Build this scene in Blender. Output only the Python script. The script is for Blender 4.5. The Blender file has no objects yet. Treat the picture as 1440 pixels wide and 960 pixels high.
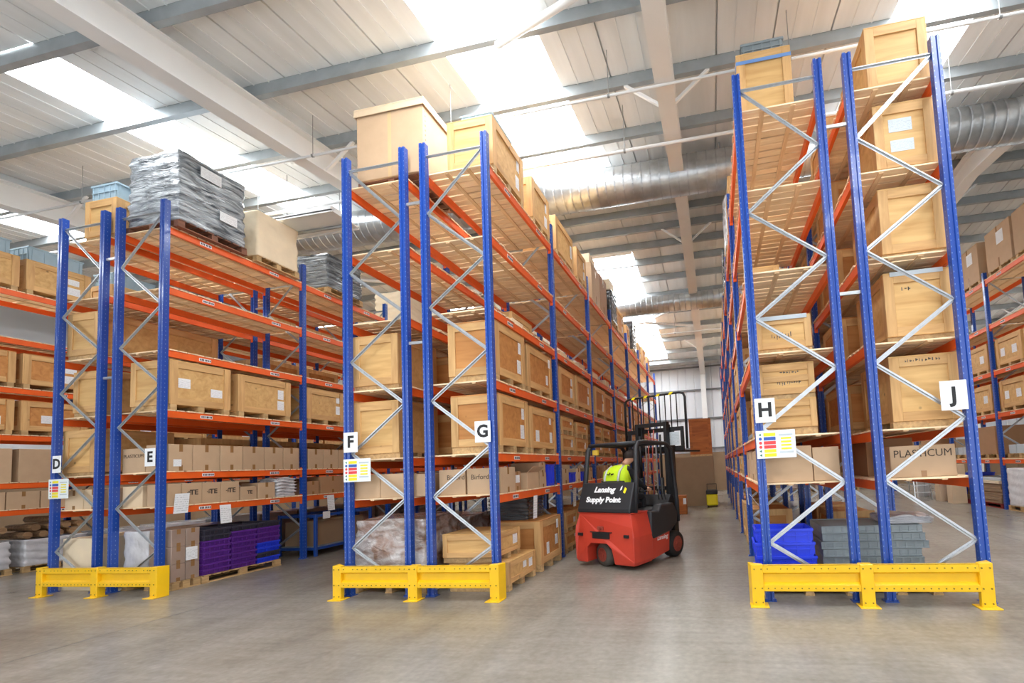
import bpy, bmesh, math, random
from mathutils import Vector, Matrix, Euler
random.seed(11)
R = math.radians
scene = bpy.context.scene
COL = scene.collection

# ------------------------------------------------------------------ camera
cam_d = bpy.data.cameras.new('camera')
cam = bpy.data.objects.new('camera', cam_d); COL.objects.link(cam)
def cam_matrix(loc, yaw, pitch, roll):
    f = Vector((math.sin(yaw)*math.cos(pitch), math.cos(yaw)*math.cos(pitch), math.sin(pitch)))
    r = Vector((math.cos(yaw), -math.sin(yaw), 0)); u = r.cross(f)
    r2 = math.cos(roll)*r + math.sin(roll)*u; u2 = -math.sin(roll)*r + math.cos(roll)*u
    m = Matrix(((r2.x, u2.x, -f.x, loc[0]), (r2.y, u2.y, -f.y, loc[1]), (r2.z, u2.z, -f.z, loc[2]), (0, 0, 0, 1)))
    return m
cam.matrix_world = cam_matrix((0, 0, 1.7134), -.1864, .0643, -.0483)
cam_d.sensor_width = 36; cam_d.lens = 644.7/1440*36
cam_d.shift_x = -163/1440; cam_d.shift_y = 133.1/1440
cam_d.clip_start = .05; cam_d.clip_end = 200
scene.camera = cam

# ------------------------------------------------------------------ world, light, exposure
world = bpy.data.worlds.new('daylight'); scene.world = world
world.use_nodes = True
bg = world.node_tree.nodes['Background']
bg.inputs['Color'].default_value = (.93, .96, 1, 1); bg.inputs['Strength'].default_value = 2.3
SKYLIGHT = 15.5
scene.view_settings.view_transform = 'Standard'; scene.view_settings.look = 'None'
scene.view_settings.gamma = 1; scene.view_settings.use_curve_mapping = False
scene.view_settings.exposure = 0.08

# ------------------------------------------------------------------ materials
MATS = {}
def srgb(r, g, b):
    f = lambda c: (c/255/12.92 if c/255 <= .04045 else ((c/255+.055)/1.055)**2.4)
    return (f(r), f(g), f(b), 1)
def nt(name):
    m = bpy.data.materials.new(name); m.use_nodes = True
    t = m.node_tree; b = t.nodes['Principled BSDF']; MATS[name] = m
    return m, t, b
def plain(name, col, rough=.5, metal=0, spec=.5, noise=0, nscale=8, bump=0, bscale=40, rnd=0, coat=0, stretch=None):
    m, t, b = nt(name); N = t.nodes; L = t.links
    b.inputs['Roughness'].default_value = rough; b.inputs['Metallic'].default_value = metal
    b.inputs['Specular IOR Level'].default_value = spec
    b.inputs['Base Color'].default_value = col; b.inputs['Coat Weight'].default_value = coat
    if noise or rnd or bump:
        tc = N.new('ShaderNodeTexCoord'); vec = tc.outputs['Object']
        oi = N.new('ShaderNodeObjectInfo')
        ad = N.new('ShaderNodeVectorMath'); ad.operation = 'ADD'
        sc = N.new('ShaderNodeVectorMath'); sc.operation = 'SCALE'; sc.inputs['Scale'].default_value = 1
        cx = N.new('ShaderNodeCombineXYZ'); ml = N.new('ShaderNodeMath'); ml.operation = 'MULTIPLY'; ml.inputs[1].default_value = 37
        L.new(oi.outputs['Random'], ml.inputs[0])
        for i in range(3): L.new(ml.outputs[0], cx.inputs[i])
        L.new(vec, ad.inputs[0]); L.new(cx.outputs[0], ad.inputs[1]); vec = ad.outputs[0]
        if stretch:
            mp = N.new('ShaderNodeMapping'); mp.inputs['Scale'].default_value = stretch
            L.new(vec, mp.inputs['Vector']); vec = mp.outputs[0]
        nz = N.new('ShaderNodeTexNoise'); nz.inputs['Scale'].default_value = nscale; nz.inputs['Detail'].default_value = 5
        L.new(vec, nz.inputs['Vector'])
        hs = N.new('ShaderNodeHueSaturation'); hs.inputs['Color'].default_value = col
        mr = N.new('ShaderNodeMapRange'); mr.inputs['From Min'].default_value = .25; mr.inputs['From Max'].default_value = .75
        mr.inputs['To Min'].default_value = 1-noise; mr.inputs['To Max'].default_value = 1+noise
        L.new(nz.outputs['Fac'], mr.inputs['Value'])
        m2 = N.new('ShaderNodeMapRange'); m2.inputs['To Min'].default_value = 1-rnd; m2.inputs['To Max'].default_value = 1+rnd
        L.new(oi.outputs['Random'], m2.inputs['Value'])
        mu = N.new('ShaderNodeMath'); mu.operation = 'MULTIPLY'
        L.new(mr.outputs[0], mu.inputs[0]); L.new(m2.outputs[0], mu.inputs[1]); L.new(mu.outputs[0], hs.inputs['Value'])
        L.new(hs.outputs[0], b.inputs['Base Color'])
        if bump:
            nb = N.new('ShaderNodeTexNoise'); nb.inputs['Scale'].default_value = bscale; nb.inputs['Detail'].default_value = 4
            L.new(vec, nb.inputs['Vector'])
            bp = N.new('ShaderNodeBump'); bp.inputs['Strength'].default_value = bump; bp.inputs['Distance'].default_value = .02
            L.new(nb.outputs['Fac'], bp.inputs['Height']); L.new(bp.outputs[0], b.inputs['Normal'])
    return m
def wood(name, c1, c2, rough=.65, rnd=.1, axis=2, scale=3.5, knots=True):
    """timber: stretched noise grain along an object axis, dark knots, per-piece variation"""
    m, t, b = nt(name); N = t.nodes; L = t.links
    b.inputs['Roughness'].default_value = rough
    tc = N.new('ShaderNodeTexCoord'); oi = N.new('ShaderNodeObjectInfo')
    ml = N.new('ShaderNodeMath'); ml.operation = 'MULTIPLY'; ml.inputs[1].default_value = 53; L.new(oi.outputs['Random'], ml.inputs[0])
    cx = N.new('ShaderNodeCombineXYZ')
    for i in range(3): L.new(ml.outputs[0], cx.inputs[i])
    ad = N.new('ShaderNodeVectorMath'); ad.operation = 'ADD'; L.new(tc.outputs['Object'], ad.inputs[0]); L.new(cx.outputs[0], ad.inputs[1])
    mp = N.new('ShaderNodeMapping'); s = [7.0, 7.0, 7.0]; s[axis] = .8; mp.inputs['Scale'].default_value = s
    L.new(ad.outputs[0], mp.inputs['Vector'])
    nz = N.new('ShaderNodeTexNoise'); nz.inputs['Scale'].default_value = scale; nz.inputs['Detail'].default_value = 6; nz.inputs['Distortion'].default_value = .6
    L.new(mp.outputs[0], nz.inputs['Vector'])
    rp = N.new('ShaderNodeValToRGB'); rp.color_ramp.elements[0].position = .3; rp.color_ramp.elements[1].position = .68
    rp.color_ramp.elements[0].color = c2; rp.color_ramp.elements[1].color = c1
    L.new(nz.outputs['Fac'], rp.inputs['Fac'])
    col = rp.outputs['Color']
    if knots:
        vo = N.new('ShaderNodeTexVoronoi'); vo.inputs['Scale'].default_value = 2.6; L.new(ad.outputs[0], vo.inputs['Vector'])
        kr = N.new('ShaderNodeMapRange'); kr.inputs['From Min'].default_value = .03; kr.inputs['From Max'].default_value = .075
        kr.inputs['To Min'].default_value = .45; kr.inputs['To Max'].default_value = 1
        L.new(vo.outputs['Distance'], kr.inputs['Value'])
        mx = N.new('ShaderNodeMix'); mx.data_type = 'RGBA'; mx.blend_type = 'MULTIPLY'; mx.inputs[0].default_value = 1
        L.new(col, mx.inputs[6]); L.new(kr.outputs[0], mx.inputs[7]); col = mx.outputs[2]
    hs = N.new('ShaderNodeHueSaturation'); L.new(col, hs.inputs['Color'])
    m2 = N.new('ShaderNodeMapRange'); m2.inputs['To Min'].default_value = 1-rnd; m2.inputs['To Max'].default_value = 1+rnd
    L.new(oi.outputs['Random'], m2.inputs['Value']); L.new(m2.outputs[0], hs.inputs['Value'])
    L.new(hs.outputs[0], b.inputs['Base Color'])
    bp = N.new('ShaderNodeBump'); bp.inputs['Strength'].default_value = .15; bp.inputs['Distance'].default_value = .01
    L.new(nz.outputs['Fac'], bp.inputs['Height']); L.new(bp.outputs[0], b.inputs['Normal'])
    return m

plain('orange_paint', srgb(236, 98, 34), .42, noise=.06, nscale=5, rnd=.04)
plain('galvanised', srgb(190, 194, 198), .35, .75, noise=.1, nscale=20)
plain('zinc_dull', srgb(150, 156, 160), .5, .5, noise=.12, nscale=6, stretch=(1, 1, 1))
plain('yellow_paint', srgb(242, 192, 16), .38, noise=.05, nscale=6, coat=.2)
plain('bolt_steel', srgb(130, 112, 40), .4, .5)
plain('white_paper', srgb(236, 238, 240), .6)
plain('sheet_plastic', srgb(228, 236, 238), .3)
plain('grey_paper', srgb(190, 200, 206), .6)
plain('ink_black', srgb(18, 18, 20), .5)
plain('ink_grey', srgb(95, 90, 85), .6)
plain('ink_brown', srgb(66, 54, 44), .7)
plain('sign_yellow', srgb(240, 222, 30), .4)
plain('sign_blue', srgb(40, 82, 176), .4)
plain('sign_red', srgb(226, 62, 62), .4)
plain('sign_green', srgb(40, 120, 96), .4)
plain('rafter_white', srgb(240, 240, 238), .5, noise=.03, nscale=2)
plain('purlin_steel', srgb(168, 176, 180), .4, .35, noise=.15, nscale=3)
plain('pipe_white', srgb(225, 226, 226), .4)
plain('pipe_steel', srgb(150, 152, 152), .4, .5)
plain('wall_white', srgb(222, 226, 230), .5, noise=.03, nscale=1)
plain('wall_rail', srgb(120, 124, 128), .5, .3)
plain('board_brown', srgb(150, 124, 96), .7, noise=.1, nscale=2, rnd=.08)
plain('cardboard', srgb(192, 162, 130), .75, noise=.05, nscale=5, rnd=.07, bump=.08, bscale=12)
plain('cardboard_pale', srgb(216, 192, 160), .75, noise=.05, nscale=4, rnd=.05, bump=.08, bscale=10)
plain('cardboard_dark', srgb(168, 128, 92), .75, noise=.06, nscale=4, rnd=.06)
plain('cream_card', srgb(232, 214, 184), .7, noise=.06, nscale=4, rnd=.05)
plain('tape_brown', srgb(150, 112, 72), .25, noise=.05)
plain('tape_clear', srgb(214, 184, 140), .2)
plain('film_black', srgb(58, 62, 66), .2, .0, .7, noise=.5, nscale=3, bump=.9, bscale=7, stretch=(.5, .5, 5), coat=.6)
plain('film_grey', srgb(132, 142, 148), .16, .0, .8, noise=.6, nscale=2.5, bump=1.0, bscale=6, stretch=(.5, .5, 6), coat=.8)
plain('film_clear', srgb(188, 180, 176), .18, 0, .8, noise=.28, nscale=3, bump=1.0, bscale=6, coat=.8)
plain('film_white', srgb(206, 206, 210), .25, 0, .7, noise=.15, nscale=4, bump=.6, bscale=9, coat=.5)
plain('film_carton', srgb(160, 138, 124), .28, 0, .7, noise=.12, nscale=3, bump=.35, bscale=5, coat=.6)
plain('tote_blue', srgb(38, 66, 226), .35, noise=.04)
plain('tote_purple', srgb(94, 44, 140), .38, noise=.06, rnd=.08)
plain('tote_dark', srgb(58, 56, 68), .4)
plain('tote_grey', srgb(138, 148, 152), .42, noise=.08, rnd=.1)
plain('tote_pale_blue', srgb(156, 180, 194), .45, noise=.06)
plain('strap_blue', srgb(110, 150, 205), .4)
plain('rubber', srgb(34, 33, 32), .75, noise=.15, nscale=10)
plain('rubber_worn', srgb(84, 80, 74), .85, noise=.15, nscale=10)
plain('truck_red', srgb(196, 62, 44), .42, noise=.08, nscale=3, coat=.15)
plain('truck_black', srgb(36, 38, 42), .5, noise=.06)
plain('truck_dark', srgb(24, 24, 26), .55)
plain('rim_red', srgb(150, 66, 52), .6, noise=.15, nscale=20)
plain('hivis', srgb(206, 240, 30), .65, noise=.05, nscale=10)
plain('reflective', srgb(200, 206, 200), .35, .2)
plain('cloth_black', srgb(24, 24, 28), .85)
plain('skin', srgb(206, 158, 130), .5)
plain('hair_dark', srgb(40, 30, 26), .7, noise=.2, nscale=60, bump=.4, bscale=90)
plain('pallet_red', srgb(140, 46, 38), .7, noise=.1, rnd=.1)
plain('mesh_white', srgb(226, 228, 232), .55, noise=.08, nscale=8, bump=.3, bscale=20)
plain('label_mark', srgb(70, 52, 60), .6)
plain('glove_yellow', srgb(226, 190, 70), .6)
wood('crate_panel', srgb(222, 182, 120), srgb(200, 154, 94), axis=0, scale=1.6, rnd=.06)
wood('crate_panel_warm_shade', srgb(206, 146, 82), srgb(182, 120, 62), axis=0, scale=1.6, rnd=.07)  # oranger crate panel: aisle shading put into the wood colour
wood('crate_frame', srgb(220, 178, 120), srgb(194, 148, 94), axis=2, scale=2, rnd=.08)
wood('crate_frame_h', srgb(220, 178, 120), srgb(194, 148, 94), axis=0, scale=2, rnd=.08)
wood('crate_frame_d', srgb(220, 178, 120), srgb(194, 148, 94), axis=1, scale=2, rnd=.08)
wood('crate_orange', srgb(186, 108, 48), srgb(150, 82, 34), axis=0, scale=1.6, rnd=.05)
wood('slat_wood', srgb(250, 226, 190), srgb(234, 200, 156), axis=0, scale=3, rnd=.14, knots=False)
wood('batten_wood', srgb(238, 206, 164), srgb(216, 180, 134), axis=1, scale=3, rnd=.1, knots=False)
wood('pallet_wood', srgb(206, 172, 122), srgb(170, 136, 92), axis=1, scale=3, rnd=.15, knots=False)
wood('pallet_brown', srgb(140, 92, 70), srgb(108, 70, 52), axis=1, scale=3, rnd=.12, knots=False)
wood('fir_log', srgb(176, 140, 100), srgb(120, 88, 60), axis=1, scale=3, rnd=.25)

def mk_blue():
    """blue enamel with the rows of slot holes that run up the two edges of every rack upright"""
    m, t, b = nt('blue_upright'); N = t.nodes; L = t.links
    b.inputs['Roughness'].default_value = .32; b.inputs['Coat Weight'].default_value = .25
    tc = N.new('ShaderNodeTexCoord'); sp = N.new('ShaderNodeSeparateXYZ'); L.new(tc.outputs['Object'], sp.inputs[0])
    def math_(op, a, bb=None):
        n = N.new('ShaderNodeMath'); n.operation = op
        for i, v in enumerate((a, bb)):
            if v is None: continue
            if isinstance(v, (int, float)): n.inputs[i].default_value = v
            else: L.new(v, n.inputs[i])
        return n.outputs[0]
    zf = math_('FRACT', math_('DIVIDE', sp.outputs['Z'], .075))
    dz = math_('MULTIPLY', math_('ABSOLUTE', math_('SUBTRACT', zf, .5)), .075)
    def row(coord, at):
        d = math_('ABSOLUTE', math_('SUBTRACT', math_('ABSOLUTE', coord), at))
        return math_('MULTIPLY', math_('LESS_THAN', d, .0045), math_('LESS_THAN', dz, .009))
    geo = N.new('ShaderNodeNewGeometry'); sn = N.new('ShaderNodeSeparateXYZ')
    vt = N.new('ShaderNodeVectorTransform'); vt.vector_type = 'NORMAL'; vt.convert_from = 'WORLD'; vt.convert_to = 'OBJECT'
    L.new(geo.outputs['Normal'], vt.inputs[0]); L.new(vt.outputs[0], sn.inputs[0])
    onx = math_('GREATER_THAN', math_('ABSOLUTE', sn.outputs['X']), .8)
    ony = math_('GREATER_THAN', math_('ABSOLUTE', sn.outputs['Y']), .8)
    f = math_('MAXIMUM', math_('MULTIPLY', row(sp.outputs['Y'], .0), onx), math_('MULTIPLY', row(sp.outputs['X'], .040), ony))
    mx = N.new('ShaderNodeMix'); mx.data_type = 'RGBA'
    mx.inputs[6].default_value = srgb(26, 70, 158); mx.inputs[7].default_value = srgb(112, 136, 184)
    L.new(f, mx.inputs[0]); L.new(mx.outputs[2], b.inputs['Base Color'])
mk_blue()
plain('blue_paint', srgb(30, 72, 152), .35, coat=.2)

def mk_floor():
    m, t, b = nt('concrete'); N = t.nodes; L = t.links
    tc = N.new('ShaderNodeTexCoord')
    def noise(scale, det, stretch=(1, 1, 1), dist=0):
        mp = N.new('ShaderNodeMapping'); mp.inputs['Scale'].default_value = stretch; L.new(tc.outputs['Object'], mp.inputs[0])
        n = N.new('ShaderNodeTexNoise'); n.inputs['Scale'].default_value = scale; n.inputs['Detail'].default_value = det; n.inputs['Distortion'].default_value = dist
        L.new(mp.outputs[0], n.inputs['Vector']); return n.outputs['Fac']
    def ramp(f, a, ca, bb, cb):
        r = N.new('ShaderNodeValToRGB'); r.color_ramp.elements[0].position = a; r.color_ramp.elements[1].position = bb
        r.color_ramp.elements[0].color = ca; r.color_ramp.elements[1].color = cb; L.new(f, r.inputs[0]); return r.outputs[0]
    def mix(a, c, f, mode='MULTIPLY'):
        x = N.new('ShaderNodeMix'); x.data_type = 'RGBA'; x.blend_type = mode
        if isinstance(f, float): x.inputs[0].default_value = f
        else: L.new(f, x.inputs[0])
        for i, v in ((6, a), (7, c)):
            if isinstance(v, tuple): x.inputs[i].default_value = v
            else: L.new(v, x.inputs[i])
        return x.outputs[2]
    base = ramp(noise(.3, 5, dist=.3), .3, srgb(134, 128, 117), .7, srgb(158, 154, 146))
    c = mix(base, ramp(noise(2.0, 8, (.8, .5, 1), .3), .3, (.86, .85, .83, 1), .7, (1.05, 1.05, 1.05, 1)), .9)
    c = mix(c, ramp(noise(16, 6), .3, (.84, .83, .82, 1), .7, (1.06, 1.06, 1.06, 1)), .8)
    c = mix(c, ramp(noise(1.2, 6, (2.5, .12, 1), .1), .34, (.80, .79, .78, 1), .66, (1.04, 1.04, 1.04, 1)), .6)
    c = mix(c, ramp(noise(3.0, 7, (.25, 3.2, 1), .4), .3, (.82, .81, .79, 1), .62, (1.03, 1.03, 1.03, 1)), .55)
    c = mix(c, ramp(noise(40, 3, (.3, 1, 1)), .62, (1, 1, 1, 1), .76, (1.3, 1.28, 1.25, 1)), .7)
    L.new(c, b.inputs['Base Color'])
    b.inputs['Roughness'].default_value = .27; b.inputs['Specular IOR Level'].default_value = .45
    bp = N.new('ShaderNodeBump'); bp.inputs['Strength'].default_value = .06; bp.inputs['Distance'].default_value = .02
    L.new(noise(5, 6), bp.inputs['Height']); L.new(bp.outputs[0], b.inputs['Normal'])
mk_floor()

def mk_roof():
    m, t, b = nt('roof_liner'); N = t.nodes; L = t.links
    b.inputs['Roughness'].default_value = .55
    tc = N.new('ShaderNodeTexCoord'); mp = N.new('ShaderNodeMapping'); mp.inputs['Scale'].default_value = (3, .25, 1); L.new(tc.outputs['Object'], mp.inputs[0])
    nz = N.new('ShaderNodeTexNoise'); nz.inputs['Scale'].default_value = 1.2; nz.inputs['Detail'].default_value = 6; L.new(mp.outputs[0], nz.inputs['Vector'])
    r = N.new('ShaderNodeValToRGB'); r.color_ramp.elements[0].position = .3; r.color_ramp.elements[1].position = .7
    r.color_ramp.elements[0].color = srgb(228, 230, 229); r.color_ramp.elements[1].color = srgb(243, 245, 245)
    L.new(nz.outputs['Fac'], r.inputs[0]); L.new(r.outputs[0], b.inputs['Base Color'])
mk_roof()
def mk_emit(name, col, s):
    m, t, b = nt(name)
    b.inputs['Base Color'].default_value = (.8, .8, .8, 1)
    b.inputs['Emission Color'].default_value = col; b.inputs['Emission Strength'].default_value = s
mk_emit('skylight_glow', (.96, .98, 1, 1), SKYLIGHT)
def mk_duct():
    m, t, b = nt('duct_metal'); N = t.nodes; L = t.links
    b.inputs['Metallic'].default_value = .85; b.inputs['Roughness'].default_value = .34
    tc = N.new('ShaderNodeTexCoord'); nz = N.new('ShaderNodeTexNoise'); nz.inputs['Scale'].default_value = 3; nz.inputs['Detail'].default_value = 5
    L.new(tc.outputs['Object'], nz.inputs['Vector'])
    r = N.new('ShaderNodeValToRGB'); r.color_ramp.elements[0].color = srgb(176, 180, 182); r.color_ramp.elements[1].color = srgb(216, 220, 222)
    r.color_ramp.elements[0].position = .3; r.color_ramp.elements[1].position = .7
    L.new(nz.outputs['Fac'], r.inputs[0]); L.new(r.outputs[0], b.inputs['Base Color'])
mk_duct()
def mk_lines(name, paper, ink):
    """a printed sheet: rows of small grey print"""
    m, t, b = nt(name); N = t.nodes; L = t.links
    b.inputs['Roughness'].default_value = .55
    tc = N.new('ShaderNodeTexCoord'); sp = N.new('ShaderNodeSeparateXYZ'); L.new(tc.outputs['Generated'], sp.inputs[0])
    def math_(op, a, bb):
        n = N.new('ShaderNodeMath'); n.operation = op
        for i, v in enumerate((a, bb)):
            if isinstance(v, (int, float)): n.inputs[i].default_value = v
            else: L.new(v, n.inputs[i])
        return n.outputs[0]
    row = math_('LESS_THAN', math_('FRACT', math_('MULTIPLY', sp.outputs['Z'], 9), 0), .38)
    nz = N.new('ShaderNodeTexNoise'); nz.inputs['Scale'].default_value = 14; L.new(tc.outputs['Generated'], nz.inputs['Vector'])
    on = math_('GREATER_THAN', nz.outputs['Fac'], .48)
    ed = math_('LESS_THAN', math_('ABSOLUTE', math_('SUBTRACT', sp.outputs['Z'], .5), 0), .4)
    f = math_('MULTIPLY', math_('MULTIPLY', row, on), ed)
    f = math_('MULTIPLY', f, .4)
    mx = N.new('ShaderNodeMix'); mx.data_type = 'RGBA'; mx.inputs[6].default_value = paper; mx.inputs[7].default_value = ink
    L.new(f, mx.inputs[0]); L.new(mx.outputs[2], b.inputs['Base Color'])
mk_lines('printed_sheet', srgb(238, 240, 242), srgb(120, 120, 126))
mk_lines('printed_grey', srgb(196, 206, 212), srgb(120, 126, 132))

# ------------------------------------------------------------------ mesh helpers
class MB:
    def __init__(s): s.v = []; s.f = []; s.mi = []
    def add(s, vs, fs, mi=0):
        o = len(s.v); s.v += [tuple(v) for v in vs]; s.f += [tuple(i+o for i in f) for f in fs]; s.mi += [mi]*len(fs); return s
    def box(s, x0, x1, y0, y1, z0, z1, mi=0, M=None):
        vs = [Vector((x, y, z)) for z in (z0, z1) for y in (y0, y1) for x in (x0, x1)]
        if M: vs = [M @ v for v in vs]
        return s.add(vs, [(0, 2, 3, 1), (4, 5, 7, 6), (0, 1, 5, 4), (2, 6, 7, 3), (0, 4, 6, 2), (1, 3, 7, 5)], mi)
    def cbox(s, c, d, mi=0, M=None):
        return s.box(c[0]-d[0]/2, c[0]+d[0]/2, c[1]-d[1]/2, c[1]+d[1]/2, c[2]-d[2]/2, c[2]+d[2]/2, mi, M)
    def bar(s, a, b, w, h, mi=0, up=(0, 0, 1)):
        a, b = Vector(a), Vector(b); d = (b-a).normalized(); up = Vector(up)
        if abs(d.dot(up)) > .98: up = Vector((0, 1, 0))
        r = d.cross(up).normalized(); u = r.cross(d)
        vs = [p + r*sx*w/2 + u*sz*h/2 for p in (a, b) for sx, sz in ((-1, -1), (1, -1), (1, 1), (-1, 1))]
        return s.add(vs, [(3, 2, 1, 0), (4, 5, 6, 7), (0, 1, 5, 4), (1, 2, 6, 5), (2, 3, 7, 6), (3, 0, 4, 7)], mi)
    def tube(s, pts, r, n=8, mi=0, caps=True):
        pts = [Vector(p) for p in pts]; rs = r if isinstance(r, (list, tuple)) else [r]*len(pts); rings = []
        prev = None
        for i, p in enumerate(pts):
            d = (pts[min(i+1, len(pts)-1)]-pts[max(i-1, 0)]).normalized()
            up = Vector((0, 0, 1)) if abs(d.z) < .95 else Vector((0, 1, 0))
            if prev is not None: a = (prev - d*prev.dot(d)).normalized()
            else: a = d.cross(up).normalized()
            prev = a; b = d.cross(a)
            rings.append([p + (a*math.cos(2*math.pi*k/n)+b*math.sin(2*math.pi*k/n))*rs[i] for k in range(n)])
        vs = [v for g in rings for v in g]; fs = []
        for i in range(len(rings)-1):
            for k in range(n): fs.append((i*n+k, i*n+(k+1) % n, (i+1)*n+(k+1) % n, (i+1)*n+k))
        if caps: fs += [tuple(range(n))[::-1], tuple((len(rings)-1)*n+k for k in range(n))]
        return s.add(vs, fs, mi)
    def prism(s, poly, t0, t1, axis='x', mi=0):
        """extrude a 2-d outline; axis is the extrusion axis, the outline lies in the other two"""
        n = len(poly)
        def mk(p, t): return {'x': (t, p[0], p[1]), 'y': (p[0], t, p[1]), 'z': (p[0], p[1], t)}[axis]
        vs = [mk(p, t0) for p in poly]+[mk(p, t1) for p in poly]
        fs = [tuple(range(n))[::-1], tuple(range(n, 2*n))]+[(k, (k+1) % n, n+(k+1) % n, n+k) for k in range(n)]
        return s.add(vs, fs, mi)
    def mesh(s, name, mats, bevel=0, smooth=False, segs=1):
        me = bpy.data.meshes.new(name); me.from_pydata(s.v, [], s.f)
        for m in ([mats] if isinstance(mats, str) else mats): me.materials.append(MATS[m])
        for p, i in zip(me.polygons, s.mi): p.material_index = i
        bm = bmesh.new(); bm.from_mesh(me)
        bmesh.ops.recalc_face_normals(bm, faces=bm.faces)
        if bevel:
            bmesh.ops.bevel(bm, geom=[e for e in bm.edges if len(e.link_faces) == 2 and e.calc_face_angle(0) > .6], offset=bevel, segments=segs, profile=.5, affect='EDGES', clamp_overlap=True)
        bm.to_mesh(me); bm.free()
        if smooth:
            for p in me.polygons: p.use_smooth = True
        me.update(); return me
def ob(name, me, parent=None, loc=(0, 0, 0), rot=None, scale=None):
    o = bpy.data.objects.new(name, me); COL.objects.link(o); o.location = loc
    if rot: o.rotation_euler = rot
    if scale: o.scale = scale
    if parent: o.parent = parent
    return o
def thing(name, label, cat, loc=(0, 0, 0), rz=0, group=None):
    o = bpy.data.objects.new(name, None); COL.objects.link(o); o.empty_display_size = .1
    o.location = loc; o.rotation_euler = (0, 0, rz); o['label'] = label; o['category'] = cat
    if group: o['group'] = group
    return o
def tag(o, label, cat, group=None, kind=None):
    o['label'] = label; o['category'] = cat
    if group: o['group'] = group
    if kind: o['kind'] = kind
    return o
def struct(o, kind='structure'):
    o['kind'] = kind; return o
CACHE = {}
def bmesh_box(dx, dy, dz, mat, bevel=.004, base=True):
    """box centred in x and y, standing on z = 0; cached by size"""
    k = ('b', round(dx, 3), round(dy, 3), round(dz, 3), mat, bevel, base)
    if k not in CACHE:
        z0 = 0 if base else -dz/2
        CACHE[k] = MB().box(-dx/2, dx/2, -dy/2, dy/2, z0, z0+dz).mesh('box', mat, bevel)
    return CACHE[k]
TXT = {}
def text_mesh(s, size, mat, bold=0, ext=.001, sx=1., shear=0):
    k = (s, size, mat, bold, sx, shear)
    if k in TXT: return TXT[k]
    cu = bpy.data.curves.new('text', 'FONT'); cu.body = s; cu.size = size; cu.align_x = 'CENTER'; cu.align_y = 'CENTER'
    cu.extrude = ext; cu.offset = bold; cu.shear = shear; cu.resolution_u = 3
    o = bpy.data.objects.new('text', cu); COL.objects.link(o)
    bpy.context.view_layer.update()
    me = bpy.data.meshes.new_from_object(o.evaluated_get(bpy.context.evaluated_depsgraph_get()))
    bpy.data.objects.remove(o); bpy.data.curves.remove(cu)
    for v in me.vertices: v.co.x *= sx
    me.materials.clear(); me.materials.append(MATS[mat]); TXT[k] = me
    return me
UPR = (R(90), 0, 0)          # text that faces the camera side (-Y)
FACE_R = (R(90), 0, R(90))   # text that faces +X

# ================================================================== the building
X0, X1, YN, YR, YF = -25., 20., -3., 12.5, 28.
def roof_z(y): return 8+.1*y if y <= YR else 8+.1*YR-.1*(y-YR)
SKY = [(-18.0, -16.8), (-10.85, -9.72), (-4.0, -2.4), (3.25, 4.6), (10.4, 11.7)]
RAFT = [-21.9, -14.75, -7.62, -.47, 6.68, 13.83]

fl = struct(ob('floor', MB().box(X0-.2, X1+.2, YN-.4, YF+.3, -.2, 0).mesh('floor', 'concrete')))
def floor_joint(x0, x1, y0, y1): ob('floor_joint', MB().box(x0, x1, y0, y1, 0, .0015).mesh('floor_joint', 'ink_grey'), fl)
floor_joint(-1.235, -1.225, 9.5, 28); floor_joint(-7.305, -7.295, -3, 28); floor_joint(5.395, 5.405, -3, 28)

wf = struct(ob('wall_back', None)); wf.location = (0, YF, 0)
ob('wall_backing', MB().box(X0, X1, .05, .2, 0, 8.2).mesh('wall_backing', 'wall_white'), wf)
me = MB().prism([(0, .05), (0, .03), (.05, 0), (.45, 0), (.5, .03), (.55, 0), (.95, 0), (.99, .03), (.99, .05)], 2.3, 7.75, 'z').mesh('cladding', 'wall_white')
x = X0
while x < X1: ob('cladding_panel', me, wf, (x, 0, 0)); x += 1.0
me = bmesh_box(2.38, .06, 2.28, 'board_brown', .005)
x = X0+1.2
while x < X1: ob('lower_wall_panel', me, wf, (x, .01, 0)); x += 2.4
for z in (2.55, 4.35, 6.1, 7.5): ob('cladding_rail', MB().box(X0, X1, -.12, -.02, z-.04, z+.04).mesh('rail', 'wall_rail'), wf)
for x in RAFT:
    m = MB().box(-.15, .15, -.42, -.40, 0, 7.7).box(-.15, .15, -.15, -.13, 0, 7.7).box(-.01, .01, -.40, -.15, 0, 7.7)
    ob('steel_column', m.mesh('column', 'rafter_white'), wf, (x, 0, 0))
wl = struct(ob('wall_left', MB().box(X0-.2, X0, YN, YF, 0, 9.4).mesh('wall_left', 'wall_white')))
wlp = ob('lower_wall_panel', MB().box(X0, X0+.04, YN, YF, 0, 2.3).mesh('lower_wall', 'board_brown'), wl)  # brown lower strip added to darken the white wall behind the racks
wr = struct(ob('wall_right', MB().box(X1, X1+.2, YN, YF, 0, 9.4).mesh('wall_right', 'wall_white')))
m = MB().box(X0, X1, YN-.2, YN, 5.6, 7.75).box(X0, -15, YN-.2, YN, 0, 5.6).box(11, X1, YN-.2, YN, 0, 5.6).box(-3.2, -1.8, YN-.2, YN, 0, 5.6)
ob('lower_wall_panel', MB().box(X1-.04, X1, YN, YF, 0, 2.3).mesh('lower_wall', 'board_brown'), wr)
struct(ob('wall_front', m.mesh('wall_front', 'wall_white')))

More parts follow.
